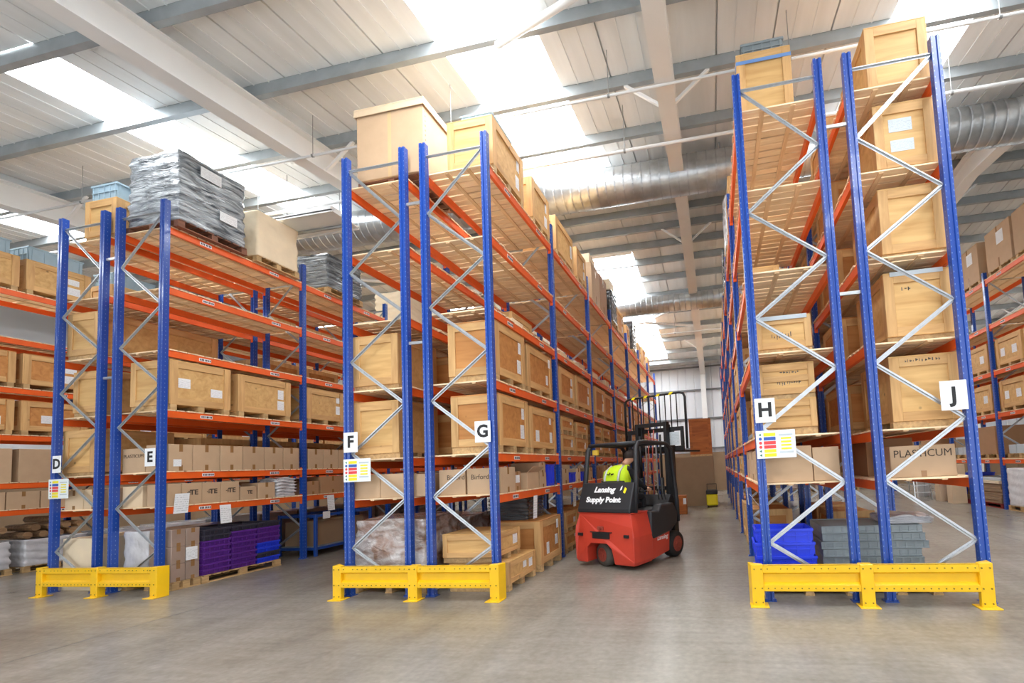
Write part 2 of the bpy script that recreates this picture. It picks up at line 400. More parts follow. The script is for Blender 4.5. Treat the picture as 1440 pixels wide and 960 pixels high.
ce = struct(ob('ceiling', None))
SL = math.atan(.1)
def slope_piece(name, x0, x1, y0, y1, dz0, dz1, mat, par=ce, bev=0):
    """a slab that follows the roof slope between y0 and y1, dz measured from the liner underside"""
    m = MB(); n = [(y0, roof_z(y0)), (y1, roof_z(y1))]
    vs = [(x, y, z+d) for y, z in n for d in (dz0, dz1) for x in (x0, x1)]
    m.add(vs, [(0, 1, 3, 2), (4, 6, 7, 5), (0, 4, 5, 1), (2, 3, 7, 6), (0, 2, 6, 4), (1, 5, 7, 3)])
    return ob(name, m.mesh(name, mat, bev), par)
def ribbed_panel(x0, x1, y0, y1):
    """liner tray: a flat pan with two turned-down ribs"""
    m = MB(); n = [(y0, roof_z(y0)), (y1, roof_z(y1))]; w = x1-x0
    for (xa, xb, da, db) in ((x0, x1, 0, .07), (x0+w*.33-.011, x0+w*.33+.011, -.016, 0), (x0+w*.67-.011, x0+w*.67+.011, -.016, 0)):
        vs = [(x, y, z+d) for y, z in n for d in (da, db) for x in (xa, xb)]
        m.add(vs, [(0, 1, 3, 2), (4, 6, 7, 5), (0, 4, 5, 1), (2, 3, 7, 6), (0, 2, 6, 4), (1, 5, 7, 3)])
    return ob('roof_panel', m.mesh('roof_panel', 'roof_liner'), ce)
for a, b in ((YN, YR), (YR, YF+.2)):
    slope_piece('roof_deck', X0-.2, X1+.2, a, b, .07, .2, 'roof_liner')
edges = [X0]+[v for s in SKY for v in s]+[X1]
for i in range(0, len(edges), 2):
    a, b = edges[i], edges[i+1]; n = max(1, round((b-a)/1.0)); w = (b-a)/n
    for k in range(n):
        for y0, y1 in ((YN, YR), (YR, YF)):
            ribbed_panel(a+k*w+.016, a+(k+1)*w-.016, y0, y1)
for a, b in SKY:
    for y0, y1 in ((YN+1.4, 4.75), (4.82, 11.3), (15.2, 20.4), (20.5, 26.5)):
        if a == -10.85 and y0 < 0:
            slope_piece('roof_panel', a+.016, b-.016, y0, y1, 0, .07, 'roof_liner'); continue
        slope_piece('skylight', a+.02, b-.02, y0, y1, .02, .06, 'skylight_glow')
    for y0, y1 in ((YN, YN+1.4), (11.3, YR), (YR, 15.2), (26.5, YF)):
        slope_piece('roof_panel', a+.016, b-.016, y0, y1, 0, .07, 'roof_liner')
# purlins: Z sections running across the hall
pm = MB().box(X0, X1, -.035, .035, -.012, 0).box(X0, X1, -.035, -.03, -.2, 0).box(X0, X1, -.035, .06, -.212, -.2).box(X0, X1, .055, .06, -.212, -.18).mesh('purlin', 'purlin_steel')
for y in [-2.6, -1.2, .3, 1.8, 3.3, 4.8, 6.3, 7.8, 9.3, 10.8, 12.2, 12.9, 13.7, 14.6, 15.6, 16.8, 18.2, 19.8, 21.5, 23.2, 25, 26.8]:
    ob('purlin', pm, ce, (0, y, roof_z(y)))
for x in RAFT:
    for y0, y1 in ((YN, YR), (YR, YF-.15)):
        z0, z1 = roof_z(y0)-.22, roof_z(y1)-.22
        m = MB()
        for (xa, xb, da, db) in ((-.15, .15, -.03, 0), (-.15, .15, -.55, -.52), (-.012, .012, -.52, -.03)):
            vs = [(xx, y, z+d) for y, z in ((y0, z0), (y1, z1)) for d in (da, db) for xx in (xa, xb)]
            m.add(vs, [(0, 1, 3, 2), (4, 6, 7, 5), (0, 4, 5, 1), (2, 3, 7, 6), (0, 2, 6, 4), (1, 5, 7, 3)])
        ob('rafter', m.mesh('rafter', 'rafter_white'), ce, (x, 0, 0))
    for y in (7.8, 13.7, 18.2, 23.2):
        for sx in (-1, 1):
            ob('knee_brace', MB().bar((x+sx*.1, y, roof_z(y)-.72), (x+sx*.75, y, roof_z(y)-.2), .05, .05).mesh('knee_brace', 'rafter_white'), ce)
# wind bracing tubes between the rafters
for (a, b) in (((-2.95, 6.28, 8.32), (-.6, 5.45, 8.2)), ((-7.4, 18.2, 8.3), (-.6, 21.0, 8.0)), ((-7.4, 23.5, 7.8), (-.6, 18.6, 8.3)), ((-14.6, 12.0, 8.6), (-7.8, 15.5, 8.5)), ((6.8, 17.8, 8.3), (13.6, 21.0, 8.0))):
    ob('wind_brace', MB().tube([a, b], .055, 10).mesh('wind_brace', 'rafter_white', smooth=True), ce)

# spiral ventilation ducts hung under the ridge
def duct(y, z, r, xa, xb, label):
    t = thing('ventilation_duct', label, 'duct', (0, y, z))
    L = MB(); n = 24
    L.tube([(xa, 0, 0), (xb, 0, 0)], r, n); ob('duct_tube', L.mesh('duct', 'duct_metal', smooth=True), t)
    m = MB(); x = xa; k = 0
    while x < xb:      # the helical lock seam, as close rings
        m.tube([(x, 0, 0), (x+.03, 0, 0)], r+.012, n, caps=False); x += .21
    s = ob('spiral_seam', m.mesh('seam', 'galvanised'), t)
    x = xa+1
    while x < xb:
        ob('hanger_strap', MB().box(-.015, .015, -.003, .003, r, roof_z(y)-z-.02).mesh('strap', 'galvanised'), t, (x, 0, 0)); x += 3.1
duct(10.35, 8.36, .42, -16, 16, 'large spiral steel ventilation duct hung under the near roof slope')
duct(17.3, 7.85, .33, -22, 7.0, 'slimmer spiral steel duct near the far wall')

def pipe_run(name, y, z, r, mat, label, cat, xa=-20, xb=16):
    t = thing(name, label, cat, (0, y, z))
    ob('pipe', MB().tube([(xa, 0, 0), (xb, 0, 0)], r, 10).mesh('pipe', mat, smooth=True), t)
    x = xa+1.2
    while x < xb:
        ob('hanger_rod', MB().tube([(x, 0, r*.8), (x, 0, roof_z(y)-z-.0)], .006, 6).mesh('rod', 'pipe_steel'), t)
        ob('clip', MB().tube([(x-.02, 0, 0), (x+.02, 0, 0)], r+.008, 10).mesh('clip', 'pipe_steel'), t)
        x += 2.9
pipe_run('sprinkler_pipe', 7.16, 7.9, .024, 'pipe_white', 'thin white sprinkler pipe hanging across the hall, nearest the camera', 'pipe')
pipe_run('cable_conduit', 8.55, 7.9, .035, 'pipe_white', 'thicker white conduit hanging across the hall before the duct', 'conduit')
pipe_run('sprinkler_pipe', 19.5, 7.3, .03, 'pipe_white', 'white sprinkler pipe hanging across the far end of the hall', 'pipe', -20, 7.2)

t = thing('heater_panel', 'white radiant heater panel hung from the roof behind rack E', 'heater', (-8.65, 8.6, 7.5))
ob('reflector', MB().box(-.85, .85, -.4, .4, 0, .03).box(-.85, .85, -.4, -.37, -.03, .06).box(-.85, .85, .37, .4, -.03, .06).mesh('reflector', 'pipe_white'), t)
ob('burner_box', bmesh_box(.62, .3, .2, 'pipe_white', .01), t, (.4, -.1, .03))
ob('emitter_tube', MB().tube([(-.8, .15, -.04), (.8, .15, -.04)], .035, 10).mesh('tube', 'pipe_steel', smooth=True), t)
for sx in (-.7, .7): ob('hanger_rod', MB().tube([(sx, 0, .03), (sx, 0, 1.3)], .007, 6).mesh('rod', 'pipe_steel'), t)

# ================================================================== pallet racking
LV = [1.41, 2.0, 3.05, 4.10, 5.20, 6.28]
LVK = [1.41, 2.70, 3.88, 5.20, 6.50]
PITCH, TOP = 2.7, 6.72
ORD = ['lowest shelf', 'second shelf', 'third shelf', 'fourth shelf', 'fifth shelf', 'top shelf']
RK = {  # letter: (left post x, right post x, y of first frame, outer side, frames, levels, detailed bays)
    'D': (-11.489, -10.489, 6.10, -1, 7, LV, 2), 'E': (-10.141, -9.141, 6.10, 1, 8, LV, 2),
    'F': (-5.4185, -4.4185, 6.00, -1, 8, LV, 2), 'G': (-4.0705, -3.0705, 6.00, 1, 8, LV, 2),
    'H': (.5473, 1.5473, 5.90, -1, 8, LV, 2), 'J': (1.8953, 2.8953, 5.90, 1, 8, LV, 2),
    'C': (-16.15, -15.15, 6.10, 1, 6, LV, 0), 'K': (7.85, 8.85, 11.85, -1, 6, LVK, 0)}
RNAME = {k: 'rack '+k for k in 'DEFGHJ'}; RNAME['C'] = 'far left rack'; RNAME['K'] = 'far right rack'
RLAB = {'D': 'blue and orange pallet rack D, behind the leftmost yellow barrier', 'E': 'blue and orange pallet rack E, right of rack D behind the same barrier',
        'F': 'blue and orange pallet rack with sign F', 'G': 'blue and orange pallet rack with sign G beside the forklift',
        'H': 'blue and orange pallet rack with sign H', 'J': 'blue and orange pallet rack with sign J',
        'C': 'blue and orange pallet rack at the far left edge of the photo', 'K': 'blue and orange pallet rack at the far right edge across the aisle'}
# upright: omega section with returns, foot plate
def upright_mesh():
    p = [(-.05, -.045), (-.017, -.045), (-.010, -.030), (.010, -.030), (.017, -.045), (.05, -.045), (.05, .045), (-.05, .045)]
    return MB().prism(p, 0, TOP, 'z').mesh('upright', 'blue_upright')
UPM = upright_mesh()
FOOT = MB().box(-.075, .075, -.065, .065, 0, .008).tube([(-.06, -.05, 0), (-.06, -.05, .03)], .009, 6).tube([(.06, -.05, 0), (.06, -.05, .03)], .009, 6).mesh('foot', 'blue_paint')
BL = PITCH-.1
BEAM = MB().box(-.025, .025, .0, BL, -.115, 0).box(-.030, .030, .0, .006, -.17, .05).box(-.030, .030, BL-.006, BL, -.17, .05)
BEAM = BEAM.mesh('beam', 'orange_paint', .004)
BLAB = MB().box(-.0015, .0015, -.1, .1, -.027, .027, 0)
for i, y in enumerate((-.085, -.06, -.035, .0, .02, .05, .075)): BLAB.box(-.003, .003, y, y+.017, -.017, .017, 1)
BLAB = BLAB.mesh('beam_label', ['white_paper', 'label_mark'])
SW, NS = .124, 18
SLAT = MB().box(-.54, .54, -SW/2, SW/2, -.019, 0).mesh('slat', 'slat_wood')
BATT = MB().box(-.03, .03, .02, BL-.02, -.037, -.019).mesh('batten', 'batten_wood')
def deck_mesh(seed):
    rr = random.Random(seed); m = MB()
    for k in range(NS):
        y = .07+k*(BL-.14)/(NS-1)+rr.uniform(-.006, .006); m.box(-.54, .54, y-SW/2, y+SW/2, -.019, rr.uniform(-.002, .0))
    return m.mesh('deck', 'slat_wood')
DECKS = [deck_mesh(s) for s in range(4)]
def brace_mesh(a, b):
    m = MB(); a, b = Vector(a), Vector(b); d = (b-a).normalized()
    m.bar(a, b, .008, .03, up=(0, 1, 0) if abs(d.z) < .99 else (1, 0, 0))
    n = d.cross(Vector((0, 1, 0))).normalized()*.013
    for s in (-1, 1): m.bar(a+n*s+Vector((0, .01, 0)), b+n*s+Vector((0, .01, 0)), .004, .024, up=tuple(n.normalized()))
    return m.mesh('brace', 'galvanised')
OUT = [.69, 2.09, 3.48, 4.87, 6.50]; INN = [.10, 1.40, 2.79, 4.18, 5.62]
BR = []
for i in range(5):
    BR.append(((.455, 0, OUT[i]), (-.455, 0, INN[i])))
    if i < 4: BR.append(((.455, 0, OUT[i]), (-.455, 0, INN[i+1])))
BR.append(((.455, 0, 6.52), (-.455, 0, 6.52)))
BRM = {1: [brace_mesh(a, b) for a, b in BR]}
BRM[-1] = [brace_mesh((-a[0], 0, a[2]), (-b[0], 0, b[2])) for a, b in BR]
RACKS = {}
for L, (xa, xb, y0, side, nf, lev, det) in RK.items():
    xc = (xa+xb)/2
    t = thing('pallet_rack', RLAB[L], 'rack', (xc, y0, 0)); RACKS[L] = t
    for i in range(nf):
        for x in (-.5, .5):
            ob('upright', UPM, t, (x, i*PITCH, 0)); ob('foot_plate', FOOT, t, (x, i*PITCH, 0))
        for m in BRM[side]: ob('brace', m, t, (0, i*PITCH, 0))
    for i in range(nf-1):
        yb = i*PITCH+.05
        for li, z in enumerate(lev):
            for x in (-.5, .5):
                bm_ = ob('beam', BEAM, t, (x, yb, z-.02))
                if x*side > 0 and L in 'CEGK' and i < 5:
                    for yy in (.62, 1.95): ob('shelf_label', BLAB, bm_, (side*.0265, yy+random.uniform(-.05, .05), -.06))
            if i < det:
                dk = ob('shelf_deck', None, t, (0, yb, z)); 
                rr = random.Random(L+str(i)+str(li))
                for k in range(NS):
                    y = .07+k*(BL-.14)/(NS-1)+rr.uniform(-.007, .007)
                    s = ob('slat', SLAT, dk, (rr.uniform(-.01, .01), y, rr.uniform(-.0012, 0)), (0, 0, rr.uniform(-.006, .006)))
                for x in (-.16, .2): ob('batten', BATT, dk, (x+rr.uniform(-.02, .02), 0, 0))
            else:
                dk = ob('shelf_deck', DECKS[(i*6+li) % 4], t, (0, yb, z), None)
                for x in (-.16, .2): ob('batten', BATT, dk, (x, 0, 0))
# row spacers between back-to-back racks
SPC = MB().box(-.122, .122, -.015, .015, -.02, .02).mesh('spacer', 'galvanised')
for a, b in ('DE', 'FG', 'HJ'):
    gx = (RK[a][1]+RK[b][0])/2
    for i in range(4):
        for z in (3.68, 5.82):
            ob('row_spacer', SPC, RACKS[b], (gx-(RK[b][0]+RK[b][1])/2, i*PITCH, z))

# ================================================================== yellow end barriers
def barrier(xa, xb, yf, label):
    xc = (xa+xb)/2; w = (xb-xa)/2; t = thing('end_barrier', label, 'barrier', (xc, yf, 0))
    H0, H1 = .17, .47
    rail = lambda x0, x1: MB().box(x0, x1, .0, .012, H1-.085, H1).box(x0, x1, .0, .012, H0, H0+.075).box(x0, x1, .045, .057, H0+.05, H1-.06).add(
        [(x0, 0.012, H1-.085), (x1, 0.012, H1-.085), (x0, .045, H1-.11), (x1, .045, H1-.11), (x0, .045, H0+.1), (x1, .045, H0+.1), (x0, .012, H0+.075), (x1, .012, H0+.075)], [(0, 2, 3, 1), (4, 6, 7, 5)]).box(
        x0, x1, .0, .06, H1-.006, H1).box(x0, x1, 0, .06, H0, H0+.006)
    ps = [-w+.075, 0., w-.075]
    for (a, b) in ((ps[0]+.06, ps[1]-.07), (ps[1]+.07, ps[2]-.06)):
        r = ob('rail_panel', rail(a, b).mesh('rail_panel', 'yellow_paint', .002), t)
        m = MB(); n = int((b-a)/.075)
        for k in range(n):
            for z in (H0+.037, H1-.04):
                if (k*7+int(z*100)) % 5 == 0 and z > .4: continue
                m.tube([(a+.05+k*.075, 0, z), (a+.05+k*.075, -.006, z)], .008, 6)
        struct(ob('bolt_row', m.mesh('bolts', 'bolt_steel'), r), 'stuff')
    for k, x in enumerate(ps):
        hw = .07
        if k == 1: p = MB().box(-hw, hw, -.012, .1, 0, H1+.005)
        else:
            s = -1 if k == 0 else 1
            p = MB().add([(-s*.06, -.004, 0), (s*.075, -.004, 0), (-s*.06, -.004, H1+.01), (s*.075, -.004, H1+.01), (-s*.06, .06, 0), (s*.1, .16, 0), (-s*.06, .06, H1+.01), (s*.1, .16, H1+.01)],
                         [(0, 1, 3, 2), (4, 6, 7, 5), (1, 5, 7, 3), (0, 2, 6, 4), (2, 3, 7, 6), (0, 4, 5, 1)])
        po = ob('post', p.mesh('post', 'yellow_paint', .005), t, (x, 0, 0))
        ob('foot_plate', MB().box(-.105, .105, -.07, .12, 0, .012).mesh('foot', 'yellow_paint', .003), po)
        m = MB()
        for z in (.05, H0+.04, H1-.04):
            for sx in (-.04, .04): m.tube([(sx, -.012, z), (sx, -.02, z)], .009, 6)
        struct(ob('bolt_row', m.mesh('bolts', 'bolt_steel'), po), 'stuff')
barrier(-11.30, -8.74, 5.80, 'yellow steel end barrier in front of racks D and E, leftmost')
barrier(-5.50, -2.93, 5.77, 'yellow steel end barrier in front of racks F and G, middle')
barrier(.33, 2.86, 5.66, 'yellow steel end barrier in front of racks H and J, rightmost')

# ================================================================== goods: builders
NTH = ['nearest the end', 'second from the end', 'third from the end', 'fourth from the end', 'fifth from the end', 'sixth from the end', 'seventh from the end',
       'eighth from the end', 'ninth from the end', 'tenth from the end', 'eleventh from the end', 'twelfth from the end', 'thirteenth from the end', 'fourteenth from the end',
       'fifteenth from the end', 'sixteenth from the end', 'seventeenth from the end', 'eighteenth from the end', 'nineteenth from the end', 'twentieth from the end']
COUNT = {}
def place_label(look, L, lv, nl=None):
    """'<look>, <shelf> of <rack>, <n-th> from the end': counted per kind along one shelf, so no two agree"""
    word = look.split(' with ')[0]
    nl = nl or len(RK[L][5])
    sh = 'on the floor under' if lv == 0 else ('top shelf of' if lv == nl else ORD[lv-1]+' of')
    k = (word, L, lv); n = COUNT.get(k, 0); COUNT[k] = n+1
    return '%s, %s %s, %s' % (look, sh, RNAME[L], NTH[n])
def sheet(par, x, y, z, w, h, face, mat='printed_sheet', tilt=0, name='paper_label'):
    k = ('sh', round(w, 3), round(h, 3), mat)
    if k not in CACHE: CACHE[k] = MB().box(-w/2, w/2, -.0015, .0015, -h/2, h/2).mesh('sheet', mat)
    rz = {'f': 0, 'r': R(90), 'l': R(-90)}[face]
    return ob(name, CACHE[k], par, (x, y, z), (0, tilt, rz) if face == 'f' else (tilt, 0, rz))
def fit(x0, x1, y0, y1):
    """keep a load clear of the rack uprights it stands between"""
    for L, (xa, xb, yy, side, nf, lev, det) in RK.items():
        if x0 < xb+.055 and x1 > xa-.055:
            for i in range(nf):
                p = yy+i*PITCH; g = .085
                if y0 < p+g and y1 > p-g:
                    if p-y0 > y1-p: y1 = p-g
                    else: y0 = p+g
    return y0, y1
STY = {'pine': ('crate_panel', 'crate_frame', 'crate_frame_h', 'crate_frame_d'), 'warm_shade': ('crate_panel_warm_shade', 'crate_frame', 'crate_frame_h', 'crate_frame_d'),
       'orange': ('crate_orange', 'crate_orange', 'crate_orange', 'crate_orange')}
def crate(x0, x1, y0, y1, z, h, label, detail=True, faces='fr', sty='pine', skid=.1, labels=(), mid=False, lid=None, group=None, grey=False):
    """boarded crate: plywood panels set back behind a frame of boards on the seen faces, lid, bearers"""
    y0, y1 = fit(x0, x1, y0, y1)
    w, d = x1-x0, y1-y0; t = thing('wooden_crate', label, 'crate', ((x0+x1)/2, (y0+y1)/2, z), 0, group)
    P, FV, FH, FD = STY[sty]; bt, bw = .02, min(.115, h*.17); hb = h-skid
    ob('body', bmesh_box(w-2*bt, d-2*bt, hb-.02, P, .003), t, (0, 0, skid))
    if detail:
        hw, hd = w/2, d/2
        if 'f' in faces:
            for sx in (-1, 1): ob('frame_board', bmesh_box(bw, bt, hb-.02, FV, .003), t, (sx*(hw-bw/2), -hd+bt/2, skid))
            zs = [skid, skid+hb-.02-bw]+([skid+(hb-bw)/2] if mid else [])
            for zz in zs: ob('frame_board', bmesh_box(w-2*bw, bt, bw, FH, .003), t, (0, -hd+bt/2, zz))
        for c, s in (('r', 1), ('l', -1)):
            if c in faces:
                for sy in (-1, 1): ob('frame_board', bmesh_box(bt, bw, hb-.02, FV, .003), t, (s*(hw-bt/2), sy*(hd-bw/2-(bt if sy < 0 else 0)), skid))
                for zz in (skid, skid+hb-.02-bw): ob('frame_board', bmesh_box(bt, d-2*bw-bt, bw, FD, .003), t, (s*(hw-bt/2), -bt/2, zz))
        ob('lid', bmesh_box(w, d, .02, P, .003), t, (0, 0, h-.02))
        if skid:
            for yy in (-hd+.07, 0, hd-.07): ob('bearer', bmesh_box(w, .1, skid, 'pallet_wood', .004), t, (0, yy, 0))
    else:
        k = ('cf', round(w, 2), round(d, 2), round(h, 2), sty, skid, faces)
        if k not in CACHE:
            m = MB(); hw, hd = w/2, d/2; z0, z1 = skid, h
            if 'f' in faces: m.box(-hw, -hw+bw, -hd, -hd+bt, z0, z1).box(hw-bw, hw, -hd, -hd+bt, z0, z1).box(-hw+bw, hw-bw, -hd, -hd+bt, z0, z0+bw).box(-hw+bw, hw-bw, -hd, -hd+bt, z1-bw, z1)
            for c, s in (('r', 1), ('l', -1)):
                if c in faces:
                    a, b = sorted((s*hw, s*(hw-bt)))
                    m.box(a, b, -hd+bt, -hd+bw, z0, z1).box(a, b, hd-bw, hd, z0, z1).box(a, b, -hd+bw, hd-bw, z0, z0+bw).box(a, b, -hd+bw, hd-bw, z1-bw, z1)
            CACHE[k] = m.mesh('frame', FV)
        ob('frame', CACHE[k], t)
        if skid:
            for yy in (-d/2+.07, d/2-.07): ob('bearer', bmesh_box(w, .1, skid, 'pallet_wood', .004), t, (0, yy, 0))
    for (f, u, v, lw, lh) in labels:     # face, position across and up the face (0..1), size
        mt = 'printed_grey' if grey else 'printed_sheet'
        lh = min(lh, hb*.42); zz = skid+min(max(v*hb, lh*.55), hb-lh*.55-.01)
        if f == 'f': sheet(t, -w/2+u*w, -d/2-.002+(0 if u < .12 or u > .88 or not detail else .02-.0), zz, lw, lh, 'f', mt)
        else:
            s = 1 if f == 'r' else -1
            sheet(t, s*(w/2+.002-.018*(.15 < u < .85 and .2 < v < .8)), -d/2+u*d, zz, lw, lh, f, mt)
    return t
def carton(x0, x1, y0, y1, z, h, label, mat='cardboard', tape='fr', text=None, labels=(), group=None, cat='carton', rz=0, tsize=.1, tpos=(0, .6), tface='f', flaps=False):
    y0, y1 = fit(x0, x1, y0, y1)
    w, d = x1-x0, y1-y0; t = thing('cardboard_carton', label, cat, ((x0+x1)/2, (y0+y1)/2, z), rz, group)
    ob('box', bmesh_box(w, d, h, mat, .006), t)
    if 'f' in tape: [ob('tape', m_.mesh('tape', 'tape_brown'), t) for m_ in (MB().box(-.03, .03, -d/2-.0015, -d/2, h*.72, h).box(-.03, .03, -d/2-.0015, d/2, h, h+.0015), MB().box(-.03, .03, -d/2-.0015, -d/2, 0, h*.2))]
    for c, s in (('r', 1), ('l', -1)):
        if c in tape:
            a, b = sorted((s*w/2, s*(w/2+.0015)))
            for q0, q1 in ((h*.72, h), (0, h*.22)): ob('tape', MB().box(a, b, -.028, .028, q0, q1).mesh('tape', 'tape_brown'), t)
    if text:
        me = text_mesh(text, tsize, 'ink_brown', .0 if len(text) > 3 else .004, .0008)
        if tface == 'f': ob('printed_name', me, t, (tpos[0], -d/2-.002, h*tpos[1]), UPR)
        else: ob('printed_name', me, t, (w/2+.002, tpos[0], h*tpos[1]), FACE_R)
    if flaps:
        for s in (-1, 1):
            ob('flap', MB().bar((s*w/2, -d/2+.01, h), (s*(w/2+.12), -d/2+.01, h+.1), .004, .004).add([(s*w/2, -d/2, h), (s*w/2, d/2, h), (s*(w/2+.11), d/2, h+.09), (s*(w/2+.11), -d/2, h+.09),
                (s*w/2, -d/2, h+.004), (s*w/2, d/2, h+.004), (s*(w/2+.11), d/2, h+.094), (s*(w/2+.11), -d/2, h+.094)], [(0, 1, 2, 3), (7, 6, 5, 4), (0, 3, 7, 4), (1, 5, 6, 2), (3, 2, 6, 7), (0, 4, 5, 1)]).mesh('flap', mat), t)
    for (f, u, v, lw, lh) in labels:
        if f == 'f': sheet(t, -w/2+u*w, -d/2-.003, v*h, lw, lh, 'f')
        else:
            s = 1 if f == 'r' else -1; sheet(t, s*(w/2+.003), -d/2+u*d, v*h, lw, lh, f)
    return t
def pallet_parts(par, w, d, mat='pallet_wood', name='pallet'):
    """boards, stringer blocks and bottom runners under a load; x is the width, y the depth"""
    p = ob(name, None, par)
    n = max(3, round(d/.16))
    for k in range(n): ob('board', bmesh_box(w, d/n*.72, .02, mat, 0), p, (0, -d/2+(k+.5)*d/n, .115))
    for xx in (-w/2+.06, 0, w/2-.06):
        for yy in (-d/2+.06, 0, d/2-.06): ob('block', bmesh_box(.1, .11, .095, mat, .003), p, (xx, yy, .02))
        ob('runner', bmesh_box(.11, d, .02, mat, 0), p, (xx, 0, 0))
    return p
def film(name, c1, c2, stretch=(1, 1, 6), scale=1.6, rough=.16):
    m, t, b = nt(name); N = t.nodes; L = t.links
    b.inputs['Roughness'].default_value = rough; b.inputs['Coat Weight'].default_value = .7; b.inputs['Coat Roughness'].default_value = .12
    tc = N.new('ShaderNodeTexCoord'); mp = N.new('ShaderNodeMapping'); mp.inputs['Scale'].default_value = stretch; L.new(tc.outputs['Object'], mp.inputs[0])
    nz = N.new('ShaderNodeTexNoise'); nz.inputs['Scale'].default_value = scale; nz.inputs['Detail'].default_value = 7; nz.inputs['Distortion'].default_value = 1.2
    L.new(mp.outputs[0], nz.inputs['Vector'])
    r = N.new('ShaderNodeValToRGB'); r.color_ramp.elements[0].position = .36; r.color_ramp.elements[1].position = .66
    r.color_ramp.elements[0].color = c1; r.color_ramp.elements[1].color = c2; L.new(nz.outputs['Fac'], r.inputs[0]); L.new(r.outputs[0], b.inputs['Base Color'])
    n2 = N.new('ShaderNodeTexNoise'); n2.inputs['Scale'].default_value = 3.2; n2.inputs['Detail'].default_value = 5; n2.inputs['Distortion'].default_value = 1.5; L.new(mp.outputs[0], n2.inputs['Vector'])
    bp = N.new('ShaderNodeBump'); bp.inputs['Strength'].default_value = .9; bp.inputs['Distance'].default_value = .05; L.new(n2.outputs['Fac'], bp.inputs['Height']); L.new(bp.outputs[0], b.inputs['Normal'])
film('film_sheen_streaks', srgb(66, 74, 82), srgb(206, 214, 220))  # white streaks in the colour stand in for shine on the folds
film('film_hazy', srgb(150, 122, 108), srgb(206, 200, 198), (1.4, 1.4, 2.2), 2.0, .2)
film('film_slate', srgb(44, 50, 56), srgb(146, 154, 160), (.7, .7, 9), 1.8, .25)
def wavy_block(w, d, h, mat, amp=.02, seed=0, seg=24, bands=0, lean=0):
    """stretch-wrapped load: dense block whose faces bulge and pucker in bands"""
    rr = random.Random(seed); bm = bmesh.new(); bmesh.ops.create_cube(bm, size=1)
    bmesh.ops.subdivide_edges(bm, edges=bm.edges, cuts=seg, use_grid_fill=True)
    ph = [rr.uniform(0, 6.28) for _ in range(12)]
    for v in bm.verts:
        x, y, z = v.co.x, v.co.y, v.co.z+.5
        c = max(abs(x), abs(y))
        q = math.sin(x*9+ph[0]+z*5)*math.sin(y*8+ph[1])*.4+math.sin(z*(bands or 12)*2*math.pi/2+math.sin(x*4+y*5+ph[2])*1.6+ph[3])*.5+rr.uniform(-.35, .35)
        k = amp*q*min(1, z*6)*(1 if c > .49 else 0)
        rnd = 1-.035*max(0, (abs(x)+abs(y)-.9)*10)
        sgx, sgy = (1 if x > 0 else -1), (1 if y > 0 else -1)
        nx = x*w*rnd+(k*sgx if abs(x) > .49 else 0); ny = y*d*rnd+(k*sgy if abs(y) > .49 else 0)
        nz = z*h+(amp*.6*math.sin(x*7+ph[4])*math.sin(y*6+ph[5]) if z > .98 else 0)
        v.co = (nx+lean*z, ny, nz)
    me = bpy.data.meshes.new('wrapped_load'); bm.to_mesh(me); bm.free(); me.materials.append(MATS[mat])
    for p in me.polygons: p.use_smooth = True
    return me
def wrapped(x0, x1, y0, y1, z, h, label, mat='film_grey', pal='pallet_wood', amp=.02, seed=1, labels=(), bands=0, pallet=True, group=None, cat='wrapped pallet'):
    y0, y1 = fit(x0, x1, y0, y1)
    w, d = x1-x0, y1-y0; t = thing('wrapped_pallet', label, cat, ((x0+x1)/2, (y0+y1)/2, z), 0, group)
    p = .135 if pallet else 0
    if pallet: pallet_parts(t, w, d, pal)
    ob('wrapped_load', wavy_block(w*.97, d*.97, h-p, mat, amp, seed, bands=bands), t, (0, 0, p))
    for (f, u, v, lw, lh) in labels:
        if f == 'f': sheet(t, -w/2+u*w, -d/2-amp*.9, p+v*(h-p), lw, lh, 'f')
        else:
            s = 1 if f == 'r' else -1; sheet(t, s*(w/2+amp*.9), -d/2+u*d, p+v*(h-p), lw, lh, f)
    return t
